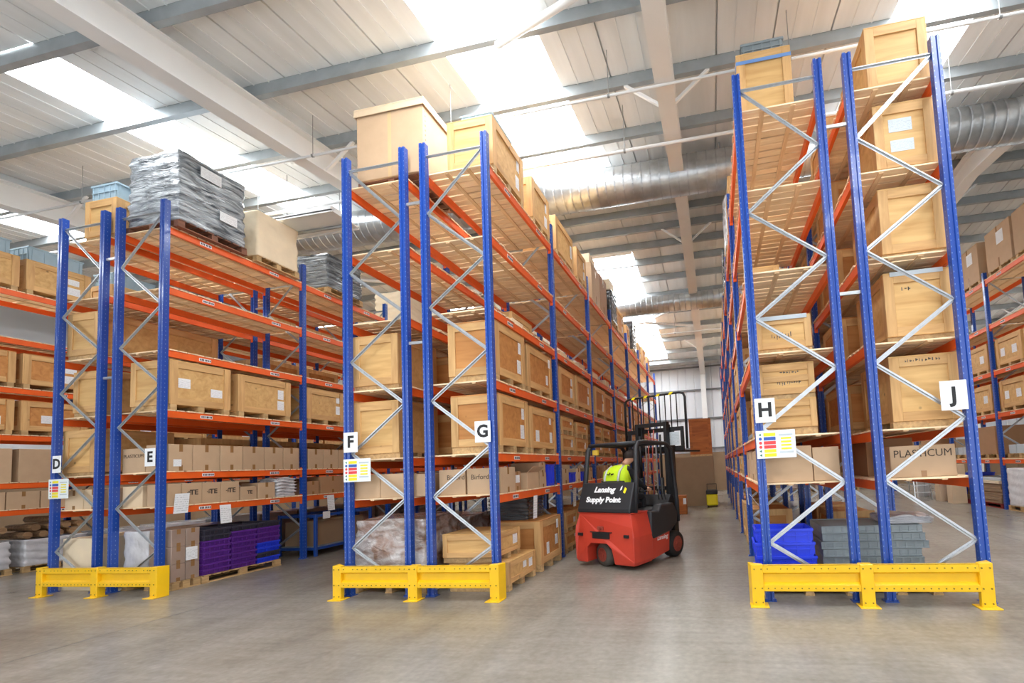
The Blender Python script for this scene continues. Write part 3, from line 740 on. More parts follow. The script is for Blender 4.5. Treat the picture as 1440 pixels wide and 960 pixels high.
def tote(x0, x1, y0, y1, z, h, label, mat, group=None, ribs=5, loc_name='plastic_tote', openend=False):
    """moulded stacking box: tapered hollow body, turned rim, vertical ribs and hand holds"""
    y0, y1 = fit(x0, x1, y0, y1)
    w, d = x1-x0, y1-y0; t = thing(loc_name, label, 'tote', ((x0+x1)/2, (y0+y1)/2, z), 0, group)
    k = ('tote', round(w, 3), round(d, 3), round(h, 3), mat, ribs)
    if k not in CACHE:
        tp = .93; m = MB(); th = .012
        def ring(sw, sd, zz): return [(-sw/2, -sd/2, zz), (sw/2, -sd/2, zz), (sw/2, sd/2, zz), (-sw/2, sd/2, zz)]
        vs = ring(w*tp, d*tp, 0)+ring(w-.03, d-.03, h-.02)+ring(w-.03-2*th, d-.03-2*th, h-.02)+ring(w*tp-2*th, d*tp-2*th, th)
        fs = [(3, 2, 1, 0)]
        for a in (0, 4, 8):
            for i in range(4): j = (i+1) % 4; fs.append((a+i, a+j, a+4+j, a+4+i))
        fs.append((12, 13, 14, 15)); m.add(vs, fs); body = m.mesh('tote', mat)
        r = MB()
        r.box(-w/2, w/2, -d/2, -d/2+.022, h-.035, h).box(-w/2, w/2, d/2-.022, d/2, h-.035, h).box(-w/2, -w/2+.022, -d/2+.022, d/2-.022, h-.035, h).box(w/2-.022, w/2, -d/2+.022, d/2-.022, h-.035, h)
        rim = r.mesh('rim', mat, .003)
        q = MB()
        for i in range(ribs):
            u = -.42+.84*i/(ribs-1)
            for s in (-1, 1):
                q.box(u*w-.008, u*w+.008, s*(d/2-.012)-.006, s*(d/2-.012)+.006, h*.12, h-.03)
                q.box(s*(w/2-.012)-.006, s*(w/2-.012)+.006, u*d-.008, u*d+.008, h*.12, h-.03)
        q.box(-w*.46, w*.46, -d/2+.004, -d/2+.02, h*.5-.008, h*.5+.008)
        CACHE[k] = (body, rim, q.mesh('ribs', mat))
    b, r, q = CACHE[k]
    ob('body', b, t); ob('rim', r, t); struct(ob('ribs', q, t), 'stuff')
    return t

# ================================================================== goods on rack G (aisle side is +x)
GX = -3.03
LB2 = (('r', .83, .72, .1, .2), ('r', .8, .32, .14, .22))
def gcr(lv, y0, y1, h, w=.76, look='plywood crate with paper labels', **k):
    det = y0 < 11
    k.setdefault('labels', LB2); k.setdefault('sty', 'warm_shade' if y0 > 11 or lv < 4 else 'pine')  # deeper and lower crates get the panel with shade in its colour
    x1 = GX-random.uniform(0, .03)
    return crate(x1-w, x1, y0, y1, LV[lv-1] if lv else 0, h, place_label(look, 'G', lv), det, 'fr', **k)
gcr(6, 6.2, 7.34, .88, look='plywood crate with pale plastic tote on top')
tote(-3.66, -3.12, 6.35, 7.1, 6.28+.88, .2, 'pale blue plastic tote on the nearest crate, top of rack G', 'tote_pale_blue')
gcr(6, 7.72, 8.76, .86); gcr(6, 9.02, 10.22, .84, labels=(('r', .85, .5, .1, .3),)); gcr(6, 10.5, 11.72, .84)
carton(-3.75, -3.03, 11.85, 12.75, 6.28, 1.05, place_label('tall brown carton', 'G', 6), 'cardboard', 'r')
carton(-3.72, -3.05, 12.85, 13.7, 6.28, 1.15, place_label('tall brown carton', 'G', 6), 'cardboard_dark', 'r')
carton(-3.6, -3.1, 11.95, 12.5, 7.33, .3, 'small pale carton on top of a tall carton, top of rack G', 'cream_card', 'r')
wrapped(-3.95, -2.98, 14.0, 15.0, 6.28, 1.15, 'black film wrapped pallet in the middle of the top shelf of rack G', 'film_black', amp=.02, seed=5)
carton(-3.8, -3.05, 14.05, 14.9, 7.45, .35, 'cream carton on the black wrapped pallet, top of rack G', 'cream_card', '')
gcr(6, 15.2, 16.3, .9); gcr(6, 16.6, 17.5, .8)
wrapped(-3.95, -3.0, 18.0, 19.0, 6.28, 1.3, 'black wrapped pallet towards the far end of the top shelf, rack G', 'film_black', amp=.02, seed=6)
gcr(6, 19.3, 20.4, .8); gcr(6, 20.7, 21.8, .9); gcr(6, 22.0, 23.0, .8)
# fifth and fourth shelves: nearly empty
carton(-3.6, -3.2, 7.5, 7.75, LV[4], .06, place_label('flat white packet', 'G', 5), 'cream_card', '', cat='packet')
for i, (y, d, h) in enumerate(((6.9, .4, .12), (9.2, .5, .14), (10.0, .3, .1), (10.6, .5, .18), (11.9, .5, .2), (12.6, .35, .12), (13.3, .5, .22), (14.6, .5, .15), (15.6, .6, .2))):
    carton(-3.55, -3.12, y, y+d, LV[3], h, place_label('low pale carton', 'G', 4), ('cream_card', 'cardboard_pale')[i % 2], '')
crate(-3.95, -3.45, 7.6, 8.5, LV[3], .5, place_label('narrow plywood crate', 'G', 4), True, 'fr')
# third shelf
gcr(3, 6.12, 7.18, .9); gcr(3, 7.28, 8.48, .84, w=.85, labels=(('r', .88, .8, .1, .16), ('r', .8, .35, .1, .18)), look='plywood crate under clear plastic')
for y0, y1, h in ((8.88, 9.9, .78), (10.02, 11.28, .8), (11.72, 12.75, .82), (12.85, 13.9, .8), (14.35, 15.4, .8), (15.5, 16.5, .78), (16.95, 18.0, .8), (18.1, 19.2, .8), (19.7, 20.7, .8), (20.8, 21.9, .8)):
    gcr(3, y0, y1, h)
sh = tag(sheet(None, -3.35, 9.35, LV[2]+.787, .5, .012, 'f', 'white_paper', name='paper_sheet'), 'crumpled white paper on a crate, third shelf of rack G', 'paper')
sh.scale = (1, 120, 1)
# second shelf: two big crates, then low crates stacked in pairs
gcr(2, 6.12, 7.18, .86); gcr(2, 7.28, 8.56, .82, labels=(('r', .28, .3, .16, .2), ('r', .8, .3, .13, .2), ('r', .78, .75, .1, .15)))
for y0, y1, h in ((8.86, 9.72, .42), (9.9, 10.85, .4), (11.45, 12.3, .42), (12.4, 13.3, .42), (14.2, 15.1, .4), (16.9, 17.8, .42), (19.7, 20.6, .42)):
    gcr(2, y0, y1, h, look='low slatted crate'); crate(GX-.74, GX-.01, y0+.03, y1-.03, LV[1]+h, h*.9, place_label('low crate on another', 'G', 2), y0 < 11, 'fr', 'warm_shade', labels=LB2[:1])
gcr(2, 13.4, 13.95, .8, sty='orange', look='orange crate', labels=()); gcr(2, 15.2, 16.4, .8); gcr(2, 18, 19, .8)
# lowest shelf: cartons and small clutter
carton(-4.12+.10, -3.60, 6.14, 6.62, LV[0], .37, place_label('carton with printed name Birford', 'G', 1), 'cardboard', '', 'Birford', tsize=.1, tpos=(.06, .68))
carton(-3.56, -3.03, 6.12, 6.6, LV[0], .37, place_label('carton with printed name Birford', 'G', 1), 'cardboard', 'r', 'Birford', tsize=.1, tpos=(-.06, .66))
carton(-3.5, -3.12, 6.75, 7.0, LV[0], .3, place_label('small brown carton', 'G', 1), 'cardboard_dark', 'r', labels=(('r', .5, .6, .15, .12),))
carton(-3.45, -3.05, 7.1, 7.6, LV[0], .27, 'opened carton with lifted flaps, lowest shelf of rack G', 'cardboard', '', flaps=True)
carton(-3.6, -3.06, 7.68, 7.98, LV[0], .26, place_label('small brown carton', 'G', 1), 'cardboard', 'r')
carton(-3.6, -3.06, 7.66, 7.96, LV[0]+.26, .18, 'small carton stacked on another, lowest shelf of rack G', 'cardboard', 'r')
tote(-3.55, -3.06, 8.1, 8.45, LV[0], .4, 'violet blue plastic box beside a post, lowest shelf of rack G', 'tote_blue')
for i, (y0, y1, h, m) in enumerate(((8.9, 9.3, .3, 'cardboard'), (9.85, 10.15, .3, 'cardboard_pale'), (10.9, 11.2, .3, 'cardboard'), (11.7, 12.2, .3, 'cardboard_dark'), (12.4, 12.9, .35, 'cardboard'), (13.1, 13.7, .3, 'cardboard_pale'), (14.4, 15.2, .35, 'cardboard'), (15.4, 16.2, .3, 'cardboard_dark'), (17, 18, .35, 'cardboard'))):
    carton(-3.6, -3.06, y0, y1, LV[0], h, place_label('small brown carton', 'G', 1), m, 'r')
for i, (y0, y1) in enumerate(((9.4, 9.8), (10.25, 10.8))):
    tote(-3.55, -3.06, y0, y1, LV[0], .22, place_label('low blue plastic tote', 'G', 1), 'tote_blue')
# floor under rack G
crate(-3.93, -3.0, 6.2, 7.22, 0, .42, 'low plywood crate on the floor behind the barrier, rack G', True, 'fr', skid=.1, labels=(('r', .6, .6, .12, .17), ('r', .82, .5, .13, .2)))
crate(-4.0, -3.14, 6.16, 6.95, .42, .42, 'low crate stacked on the floor crate behind the barrier, rack G', True, 'fr', skid=.08, labels=(('r', .8, .5, .16, .18),))
crate(-3.85, -2.98, 7.4, 8.45, 0, .86, 'big plywood crate with hanging tag on the floor under rack G', True, 'fr', 'warm_shade', skid=.12, labels=(('r', .8, .8, .1, .16), ('r', .78, .42, .14, .18), ('r', .36, .3, .12, .2)))
wrapped(-4.0, -3.25, 7.55, 8.35, .86, .38, 'black sack on the big floor crate under rack G', 'film_black', pallet=False, amp=.03, seed=8, cat='sack')
for y0, y1 in ((8.95, 9.75), (9.95, 10.8), (11.6, 12.5), (12.7, 13.6)):
    gcr(0, y0, y1, .42, look='low plywood crate', labels=LB2[:1]); crate(GX-.74, GX-.02, y0+.02, y1-.02, .42, .42, place_label('low crate on another', 'G', 0), True, 'fr', 'warm_shade', skid=.08, labels=LB2[1:])
for y0, y1 in ((14.2, 15.2), (15.4, 16.3), (17, 18), (18.2, 19.2), (19.8, 20.8), (21, 22)): gcr(0, y0, y1, .8, labels=LB2[:1])

# ================================================================== rack F
pf = thing('timber_pallet', 'weathered green grey pallet under the huge carton, rack F', 'pallet', (-4.75, 6.72, LV[5])); pallet_parts(pf, 1.2, 1.15, 'pallet_brown')
t = thing('cardboard_carton', 'huge lidded carton on top of rack F', 'carton', (-4.75, 6.70, LV[5]+.135))
ob('box', bmesh_box(1.18, 1.14, 1.16, 'cardboard', .008), t)
lid = MB().box(-.62, .62, -.6, .6, 1.16, 1.185).box(-.62, .62, -.6, -.585, 1.06, 1.16).box(-.62, .62, .585, .6, 1.06, 1.16).box(-.62, -.605, -.585, .585, 1.06, 1.16).box(.605, .62, -.585, .585, 1.06, 1.16)
ob('lid', lid.mesh('lid', 'cardboard_pale', .004), t)
ob('tape', MB().box(-.03, .03, -.572, -.57, 0, 1.06).mesh('tape', 'tape_clear'), t)
m = MB()
for k in range(13):
    m.box(.591, .593, -.52, -.5, .05+k*.078, .075+k*.078)
ob('staple_row', m.mesh('staples', 'tape_brown'), t)
for lv, h in ((3, .86), (2, .88)):
    crate(-5.44, -4.66, 6.12, 7.12, LV[lv-1], h, place_label('pale plywood crate', 'F', lv), True, 'fr', skid=.08)
    crate(-5.30, -4.45, 7.35, 8.45, LV[lv-1], h-.1, place_label('pale plywood crate', 'F', lv), True, 'fr', 'warm_shade', skid=.08)
    crate(-5.40, -4.5, 8.9, 9.9, LV[lv-1], h-.08, place_label('pale plywood crate', 'F', lv), False, 'fr', 'warm_shade', skid=.08)
for x0, x1, h in ((-5.42, -4.98, .36), (-4.97, -4.52, .35)): carton(x0, x1, 6.1, 6.6, LV[0], h, place_label('brown carton', 'F', 1), 'cardboard', '')
carton(-4.50, -4.06+.0-.1, 6.12, 6.5, LV[0], .33, 'brown carton bridging the gap between racks F and G', 'cardboard', '')
carton(-5.4, -4.6, 6.75, 7.4, LV[0], .35, place_label('brown carton', 'F', 1), 'cardboard_dark', '')
crate(-5.3, -4.5, 8.95, 9.9, LV[3], .42, 'low plywood crate on the fourth shelf of rack F', True, 'fr')
carton(-5.1, -4.6, 7.2, 7.6, LV[3], .2, 'low pale carton on the fourth shelf of rack F', 'cardboard_pale', '')
wrapped(-5.5, -4.25, 6.12, 7.2, 0, 1.08, 'bulging clear film wrapped pallet behind the barrier, rack F', 'film_hazy', amp=.035, seed=3, bands=3)
wrapped(-5.3, -4.4, 7.6, 8.5, 0, .95, 'second wrapped pallet on the floor under rack F', 'film_hazy', amp=.03, seed=4, bands=4)
# ================================================================== rack E (aisle side +x) and rack D
EX = -9.10
wrapped(-10.2, -8.98, 6.17, 7.4, LV[5], 1.42, 'tall grey film wrapped pallet with white labels, top of rack E', 'film_sheen_streaks', 'pallet_brown', amp=.022, seed=2, bands=13, labels=(('r', .42, .83, .36, .2), ('r', .68, .32, .32, .18)))
wrapped(-10.1, -9.0, 7.6, 8.6, LV[5], 1.1, 'clear wrapped pallet of cream cartons, top of rack E', 'cream_card', amp=.015, seed=12, bands=4)
wrapped(-10.1, -9.0, 9.35, 10.5, LV[5], .98, 'grey film wrapped pallet of flat stacks, top of rack E', 'film_slate', amp=.018, seed=13, bands=18)
wrapped(-10.1, -9.0, 12.2, 13.3, LV[5], 1.1, 'cream wrapped pallet further along the top of rack E', 'cream_card', amp=.02, seed=14)
carton(-9.9, -9.15, 14.2, 15.2, LV[5], .8, place_label('brown carton', 'E', 6), 'cardboard', 'r')
carton(-9.9, -9.15, 15.5, 16.4, LV[5], .9, place_label('brown carton', 'E', 6), 'cardboard', 'r')
crate(-9.98, -9.12, 6.17, 7.2, LV[2], .88, place_label('plywood crate with two labels', 'E', 3), True, 'fr', skid=.1, labels=(('r', .22, .5, .22, .17), ('r', .76, .36, .2, .15)))
crate(-9.96, -9.12, 7.34, 8.48, LV[2], .84, place_label('plywood crate with two labels', 'E', 3), True, 'fr', skid=.1, labels=(('r', .8, .6, .13, .2), ('r', .8, .28, .15, .2)))
crate(-9.94, -9.12, 8.78, 9.95, LV[2], .82, place_label('plywood crate with two labels', 'E', 3), True, 'fr', skid=.1, labels=(('r', .84, .72, .1, .14), ('r', .84, .38, .13, .2)))
crate(-9.94, -9.12, 10.1, 11.2, LV[2], .82, place_label('plywood crate with two labels', 'E', 3), False, 'fr', 'warm_shade')
for y in (11.7, 13.0, 14.4, 15.7): crate(-9.94, -9.12, y, y+1.1, LV[2], .8, place_label('plywood crate', 'E', 3), False, 'fr', 'warm_shade')
for y in (14.4, 15.7): crate(-9.94, -9.12, y, y+1.1, LV[3], .8, place_label('plywood crate', 'E', 4), False, 'fr', 'warm_shade')
yy = [6.12, 6.56, 7.02, 7.44, 7.88, 8.3, 8.68]
for i in range(6):
    carton(EX-.5, EX-random.uniform(0, .02), yy[i], yy[i+1]-.012, LV[1], .46, place_label('brown carton', 'E', 2), 'cardboard', 'r', labels=(('r', .35, .3, .12, .12),) if i == 0 else ())
for i, y in enumerate((8.9, 9.33, 9.76, 10.19, 10.62)): carton(EX-.5, EX-.01, y, y+.42, LV[1], .45, place_label('brown carton', 'E', 2), 'cardboard', 'r')
carton(-10.12, -9.62, 6.14, 6.6, LV[1], .42, 'carton with printed name PLASTICUM on rack E', 'cardboard', '', 'PLASTICUM', tsize=.085, tpos=(0, .68))
ye = [6.13, 6.40, 6.72, 7.04, 7.38]
for i in range(4):
    h = .37; tx = None if i == 0 else 'TE'
    c = carton(EX-.46, EX-.02, ye[i], ye[i+1]-.008, LV[0], h, place_label('carton with printed TE' if tx else 'plain brown carton', 'E', 1), 'cardboard', '', tx, tsize=.12, tpos=(.03, .55), tface='r')
    if tx: ob('printed_logo', MB().box(0, .001, -.08, -.02, -.006, .006).box(0, .001, -.06, -.02, .018, .03).box(0, .001, -.06, -.02, -.03, -.018).mesh('logo', 'ink_brown'), c, (.441/2, 0, h*.55))
c = carton(EX-.4, EX-.02, 7.4, 7.72, LV[0], .26, 'lower carton with printed TE on rack E', 'cardboard', '', 'TE', tsize=.09, tpos=(.02, .55), tface='r')
carton(EX-.45, EX-.03, 7.76, 8.12, LV[0], .32, 'carton with taped corner beside a bag, lowest shelf of rack E', 'cardboard', 'r')
wrapped(-9.6, -9.12, 8.16, 8.6, LV[0], .4, 'crumpled white plastic bag of parts, lowest shelf of rack E', 'film_white', pallet=False, amp=.035, seed=21, cat='bag')
for i in range(3): carton(-10.1, -9.66, 6.14+i*.5, 6.58+i*.5, LV[0], .36, place_label('plain inner carton', 'E', 1), 'cardboard_pale', '')
for i, (y0, y1, h) in enumerate(((8.85, 9.2, .3), (9.25, 9.95, .4), (10.0, 10.6, .35), (11.6, 12.2, .4), (12.4, 13.2, .36))):
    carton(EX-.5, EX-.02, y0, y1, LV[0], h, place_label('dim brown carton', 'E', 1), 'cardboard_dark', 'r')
pe = thing('timber_pallet', 'pallet under the stacked cartons behind the barrier, rack E', 'pallet', (-9.55, 6.41, 0)); pallet_parts(pe, 1.1, .44)
for r in range(3):
    for c in range(2):
        carton(-9.5, -9.03, 6.19+c*.22, 6.40+c*.22, .135+r*.29, .288, '%s carton in the %s layer on the pallet behind the barrier, rack E' % (['near', 'far'][c], ['bottom', 'middle', 'top'][r]), 'film_carton', 'r', labels=(('r', .4, .5, .18, .22),) if (r, c) == (1, 1) else ())
wrapped(-10.08, -9.52, 6.19, 6.62, .135, .86, 'white film wrapped stack on the carton pallet, rack E', 'film_white', pallet=False, amp=.012, seed=31, bands=6, cat='wrapped stack')
pt = thing('timber_pallet', 'pale pallet under the purple totes, rack E', 'pallet', (-9.5, 7.4, 0)); pallet_parts(pt, 1.0, 1.5)
for c in range(3):
    y0 = 6.66+c*.495
    for r in range(8):
        col = 'tote_purple'
        if r == 7: col = 'tote_dark'
        elif r == 6 and c == 0: col = 'tote_dark'
        elif c == 2 and r in (0, 2, 3): col = 'tote_blue'
        elif c == 2 and r == 1: col = 'tote_dark'
        cw = {'tote_purple': 'purple', 'tote_dark': 'black', 'tote_blue': 'blue'}[col]
        lay = ['bottom', 'second', 'third', 'fourth', 'fifth', 'sixth', 'seventh', 'top'][r]
        tote(-9.98, -9.01, y0, y0+.485, .135+r*.1, .1, '%s tote, %s layer of the %s stack on the pallet, rack E' % (cw, lay, ['nearest', 'middle', 'farthest'][c]), col, 'purple tote stacks under rack E', ribs=6)
# blue steel stillage under the next bay of rack E
def stillage(x0, x1, y0, y1, label):
    t = thing('steel_stillage', label, 'stillage', ((x0+x1)/2, (y0+y1)/2, 0)); w, d = x1-x0, y1-y0
    for sx in (-1, 1):
        for sy in (-1, 0, 1): ob('post', bmesh_box(.06, .06, .95, 'blue_paint', .004), t, (sx*(w/2-.03), sy*(d/2-.03), 0))
        for z in (.14, .88): ob('side_rail', bmesh_box(.04, d, .06, 'blue_paint', .003), t, (sx*(w/2-.03), 0, z))
    for sy in (-1, 1):
        for z in (.14, .88): ob('end_rail', bmesh_box(w-.12, .04, .06, 'blue_paint', .003), t, (0, sy*(d/2-.03), z))
    ob('tray', bmesh_box(w-.1, d-.08, .02, 'zinc_dull', 0), t, (0, 0, .2))
    return t
stillage(-10.05, -9.02, 9.0, 10.75, 'blue steel stillage on the floor under rack E')
carton(-9.95, -9.15, 9.1, 10.6, .221, .55, 'dark brown bin standing in the blue stillage, rack E', 'board_brown', '', cat='bin')
tag(sheet(None, -9.018, 9.3, .91, .2, .16, 'r', name='paper_sheet'), 'white sheet fixed to the blue stillage', 'paper')
# rack D
crate(-11.14, -10.40, 6.14, 7.1, LV[5], .76, place_label('plywood crate', 'D', 6), True, 'fr', skid=.08)
tote(-11.05, -10.42, 6.2, 6.95, LV[5]+.76, .3, 'pale blue tote on the crate, top of rack D', 'tote_pale_blue')
crate(-11.48, -10.74, 6.14, 8.2, LV[3], .86, place_label('long plywood crate', 'D', 4), True, 'fr', 'pine', skid=.08)
crate(-11.3, -10.55, 6.14, 7.6, LV[2], .82, place_label('plywood crate', 'D', 3), True, 'fr', mid=False, skid=.08)
crate(-11.5, -10.76, 6.14, 7.4, LV[1], .82, place_label('plywood crate', 'D', 2), True, 'fr', skid=.06)
for i, (x0, x1) in enumerate(((-11.42, -11.0), (-10.98, -10.55))): carton(x0, x1, 6.14, 6.55, LV[0], .34, place_label('pale carton with clear tape', 'D', 1), 'cardboard_pale', 'f')
for y in (7.8, 8.95, 10.1): crate(-11.3, -10.5, y, y+1.05, LV[2], .8, place_label('plywood crate', 'D', 3), False, 'fr', 'warm_shade')
for y in (7.7, 8.9, 10.05, 11.6): crate(-11.3, -10.5, y, y+1.05, LV[1], .72, place_label('plywood crate', 'D', 2), False, 'fr', 'warm_shade')
for y in (9.0, 10.2): crate(-11.3, -10.5, y, y+1.05, LV[3], .6, place_label('plywood crate', 'D', 4), False, 'fr', 'warm_shade')
for y in (8.9, 10.1): crate(-11.3, -10.5, y, y+1.0, LV[4], .6, place_label('plywood crate', 'D', 5), False, 'fr', 'warm_shade')
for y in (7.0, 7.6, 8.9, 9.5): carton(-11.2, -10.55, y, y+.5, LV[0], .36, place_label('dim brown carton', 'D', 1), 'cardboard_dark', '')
carton(-11.46, -10.62, 6.2, 7.2, 0, .9, 'large pale board box on the floor behind the barrier, rack D', 'cream_card', '')
wrapped(-11.3, -10.55, 7.6, 8.5, 0, .9, 'wrapped pallet on the floor under rack D', 'film_carton', amp=.015, seed=41)
for i, y in enumerate((8.95, 10.1, 11.65, 12.8, 14.35, 15.5)):
    wrapped(-11.35, -10.5, y, y+1.05, 0, 1.0, place_label('brown wrapped pallet', 'D', 0), 'film_carton', amp=.015, seed=140+i)
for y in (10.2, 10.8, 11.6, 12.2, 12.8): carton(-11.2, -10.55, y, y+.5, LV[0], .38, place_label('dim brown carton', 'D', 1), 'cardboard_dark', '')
# ================================================================== racks H and J
crate(.62, 1.36, 6.42, 7.5, LV[5], 1.2, 'tall plywood crate with blue strap on top of rack H', True, 'flr', skid=.08)
ob('strap', MB().box(-.375, .375, -.546, -.541, 1.04, 1.09).box(-.376, -.371, -.54, .54, 1.04, 1.09).mesh('strap', 'strap_blue'), bpy.data.objects['wooden_crate' if False else [o.name for o in bpy.data.objects if o.get('label', '') == 'tall plywood crate with blue strap on top of rack H'][0]])
tote(.7, 1.3, 6.5, 7.2, LV[5]+1.2, .22, 'grey tote on the tall strapped crate, rack H', 'tote_grey')
crate(.62, 1.1, 7.0, 8.2, LV[3], .5, place_label('plywood crate', 'H', 4), True, 'fl', skid=.08)
crate(.60, 1.30, 6.12, 7.2, LV[2], .5, place_label('low plywood crate with pale lid', 'H', 3), True, 'flr', skid=.08)
crate(.57, 1.29, 6.10, 7.2, LV[1], .47, 'low plywood crate at the bottom of a pair, rack H', True, 'flr', skid=.1, mid=True)
crate(.58, 1.29, 6.10, 7.2, LV[1]+.47, .46, 'low plywood crate on top of a pair, rack H', True, 'flr', skid=.06, mid=True)
carton(.54, 1.18, 6.06, 6.6, LV[0], .45, place_label('brown carton', 'H', 1), 'cardboard', '')
carton(1.19, 1.50, 6.06, 6.6, LV[0], .42, place_label('brown carton', 'H', 1), 'cardboard', '')
carton(.54, 1.1, 6.75, 7.5, LV[0], .42, place_label('brown carton', 'H', 1), 'cardboard', 'l'); carton(.54, 1.1, 7.6, 8.4, LV[0], .44, place_label('brown carton', 'H', 1), 'cardboard', 'l')
for lv, hh in ((2, .8), (3, .75), (6, .9), (1, .4), (0, .8), (4, .4)):
    for i, y in enumerate((8.75, 10.0, 11.45, 12.65, 14.1, 15.4, 16.8, 18.1, 19.5, 20.8)):
        if lv == 4 and i % 3: continue
        z = LV[lv-1] if lv else 0
        if lv == 6 and i in (1, 3): wrapped(.5, 1.45, y, y+1.1, z, 1.3, 'film wrapped pallet on top of rack H, %s' % ('nearer one' if i == 1 else 'farther one'), 'film_white' if i == 1 else 'film_black', amp=.025, seed=50+i)
        else: crate(.54, 1.3, y, y+1.08, z, hh, place_label('plywood crate', 'H', lv) if lv not in (2, 3) else place_label('aisle side plywood crate', 'H', lv), False, 'fl', 'pine' if i % 2 else 'warm_shade', labels=(('l', .5, .6, .15, .15),))
for lv, (x0, x1, h) in {6: (2.20, 2.93, .92), 5: (2.22, 2.92, .93), 4: (2.20, 2.93, .93), 3: (2.18, 2.93, .895), 2: (2.16, 2.93, .895)}.items():
    lab = (('f', .45, .66, .27, .17), ('f', .46, .34, .27, .15)) if lv == 5 else ()
    crate(x0, x1, 6.1, 7.2, LV[lv-1], h, place_label('plywood crate with two grey labels' if lv == 5 else 'plywood crate', 'J', lv), True, 'flr', skid=.09, labels=lab, grey=True)
    crate(x0-.2, x1-.1, 7.45, 8.5, LV[lv-1], h-.12, place_label('inner plywood crate', 'J', lv), True, 'fl', 'warm_shade', skid=.09)
    for y in (8.85, 10.1, 11.5, 12.8):
        crate(x0-.1, x1, y, y+1.1, LV[lv-1], h-.15, place_label('inner plywood crate', 'J', lv), False, 'fl', 'warm_shade', skid=.09)
def by_label(l): return [o for o in bpy.data.objects if o.get('label', '') == l][0]
def stencil(o, cx, y, z, w, h, seed):
    rr = random.Random(seed); m = MB(); x = -w/2
    while x < w/2:
        q = rr.uniform(.012, .03); zz = rr.uniform(-h*.2, h*.2); hh = rr.uniform(.3, 1)*h/2
        m.box(x, x+q*.45, -.001, 0, zz-hh, zz+hh)
        if rr.random() < .6: m.box(x, x+q, -.001, 0, zz-.006, zz+.006)
        x += q+.012
    struct(ob('stencil_mark', m.mesh('stencil', 'ink_grey'), o, (cx, y, z)), 'stuff')
stencil(by_label('low plywood crate on top of a pair, rack H'), .05, -.531, .21, .3, .06, 1)
stencil(by_label('low plywood crate on top of a pair, rack H'), .05, -.531, .34, .22, .03, 2)
stencil(by_label('low plywood crate with pale lid, third shelf of rack H, nearest the end'), -.02, -.521, .25, .24, .08, 3)
stencil(by_label('plywood crate, second shelf of rack J, nearest the end'), .0, -.551, .83, .4, .04, 4)
stencil(by_label('plywood crate, third shelf of rack J, nearest the end'), -.12, -.531, .68, .1, .05, 5)
for nm, zz in (('plywood crate, third shelf of rack J, nearest the end', .895), ('low plywood crate with pale lid, third shelf of rack H, nearest the end', .5)):
    o = by_label(nm); ob('lid_cover', MB().box(-.3, .3, -.553, .4, zz, zz+.006).box(-.3, .3, -.556, -.551, zz-.05, zz+.006).mesh('lid_cover', 'grey_paper', .002), o)
carton(2.08, 2.80, 6.08, 6.6, LV[0], .38, 'carton with printed name PLASTICUM on rack J', 'cardboard', 'f', 'PLASTICUM', tsize=.125, tpos=(.0, .74))
carton(2.02, 2.6, 6.75, 7.5, LV[0], .5, place_label('brown carton', 'J', 1), 'cardboard_dark', ''); carton(2.05, 2.7, 8.8, 9.6, LV[0], .4, place_label('brown carton', 'J', 1), 'cardboard_dark', '')
for y in (9.0, 10.2): crate(2.0, 2.75, y, y+1.0, 0, .7, place_label('plywood crate', 'J', 0), False, 'fl', 'warm_shade')
# floor under H and J: pallets, blue totes and folded grey crates
pa = thing('timber_pallet', 'pallet under the blue totes behind the barrier, rack H', 'pallet', (1.05, 6.6, 0)); pallet_parts(pa, 1.1, 1.0, 'pallet_wood')
pb = thing('timber_pallet', 'pallet under the folded grey crates, rack J', 'pallet', (2.12, 6.75, 0)); pallet_parts(pb, .9, 1.2, 'pallet_wood')
for r in range(4):
    tote(.42+.02*(r % 2), 1.19-.015*r, 6.12, 6.62, .135+r*.172, .172, 'bright blue tote, %s of the stack, rack H' % ['bottom', 'second up', 'third up', 'topmost'][r], 'tote_blue', ribs=5)
for r in range(7):
    x0 = 1.26+.012*((r*3) % 4)
    x1 = 2.52-.03*((r*5) % 4)
    w = x1-x0; t = thing('folded_crate', 'folded grey crate, %s of the pile behind the barrier, racks H and J' % ['bottom', 'second up', 'third up', 'fourth up', 'fifth up', 'sixth up', 'topmost'][r], 'folded crate', ((x0+x1)/2, 6.7, .135+r*.098), R(random.uniform(-1.5, 1.5)))
    ob('tray', MB().box(-w/2, w/2, -.38, .38, 0, .03).box(-w/2, w/2, -.38, -.36, .03, .092).box(-w/2, w/2, .36, .38, .03, .092).box(-w/2, -w/2+.02, -.36, .36, .03, .092).box(w/2-.02, w/2, -.36, .36, .03, .092).mesh('tray', 'tote_grey', .003), t)
    m = MB()
    for k in range(12): m.box(-w/2+.04+k*(w-.1)/11, -w/2+.065+k*(w-.1)/11, -.388, -.38, .012, .08)
    m.box(-w/2, w/2, -.39, -.38, .078, .092).box(-w/2, w/2, -.39, -.38, 0, .014)
    struct(ob('ribs', m.mesh('ribs', 'tote_grey'), t), 'stuff')
    ob('folded_side', bmesh_box(w-.06, .66, .02, 'tote_grey', .003), t, (0, 0, .065))
wrapped(2.05, 2.62, 6.38, 6.95, .135+7*.098, .09, 'loose clear film on the folded grey crates', 'film_white', pallet=False, amp=.03, seed=61, cat='film')
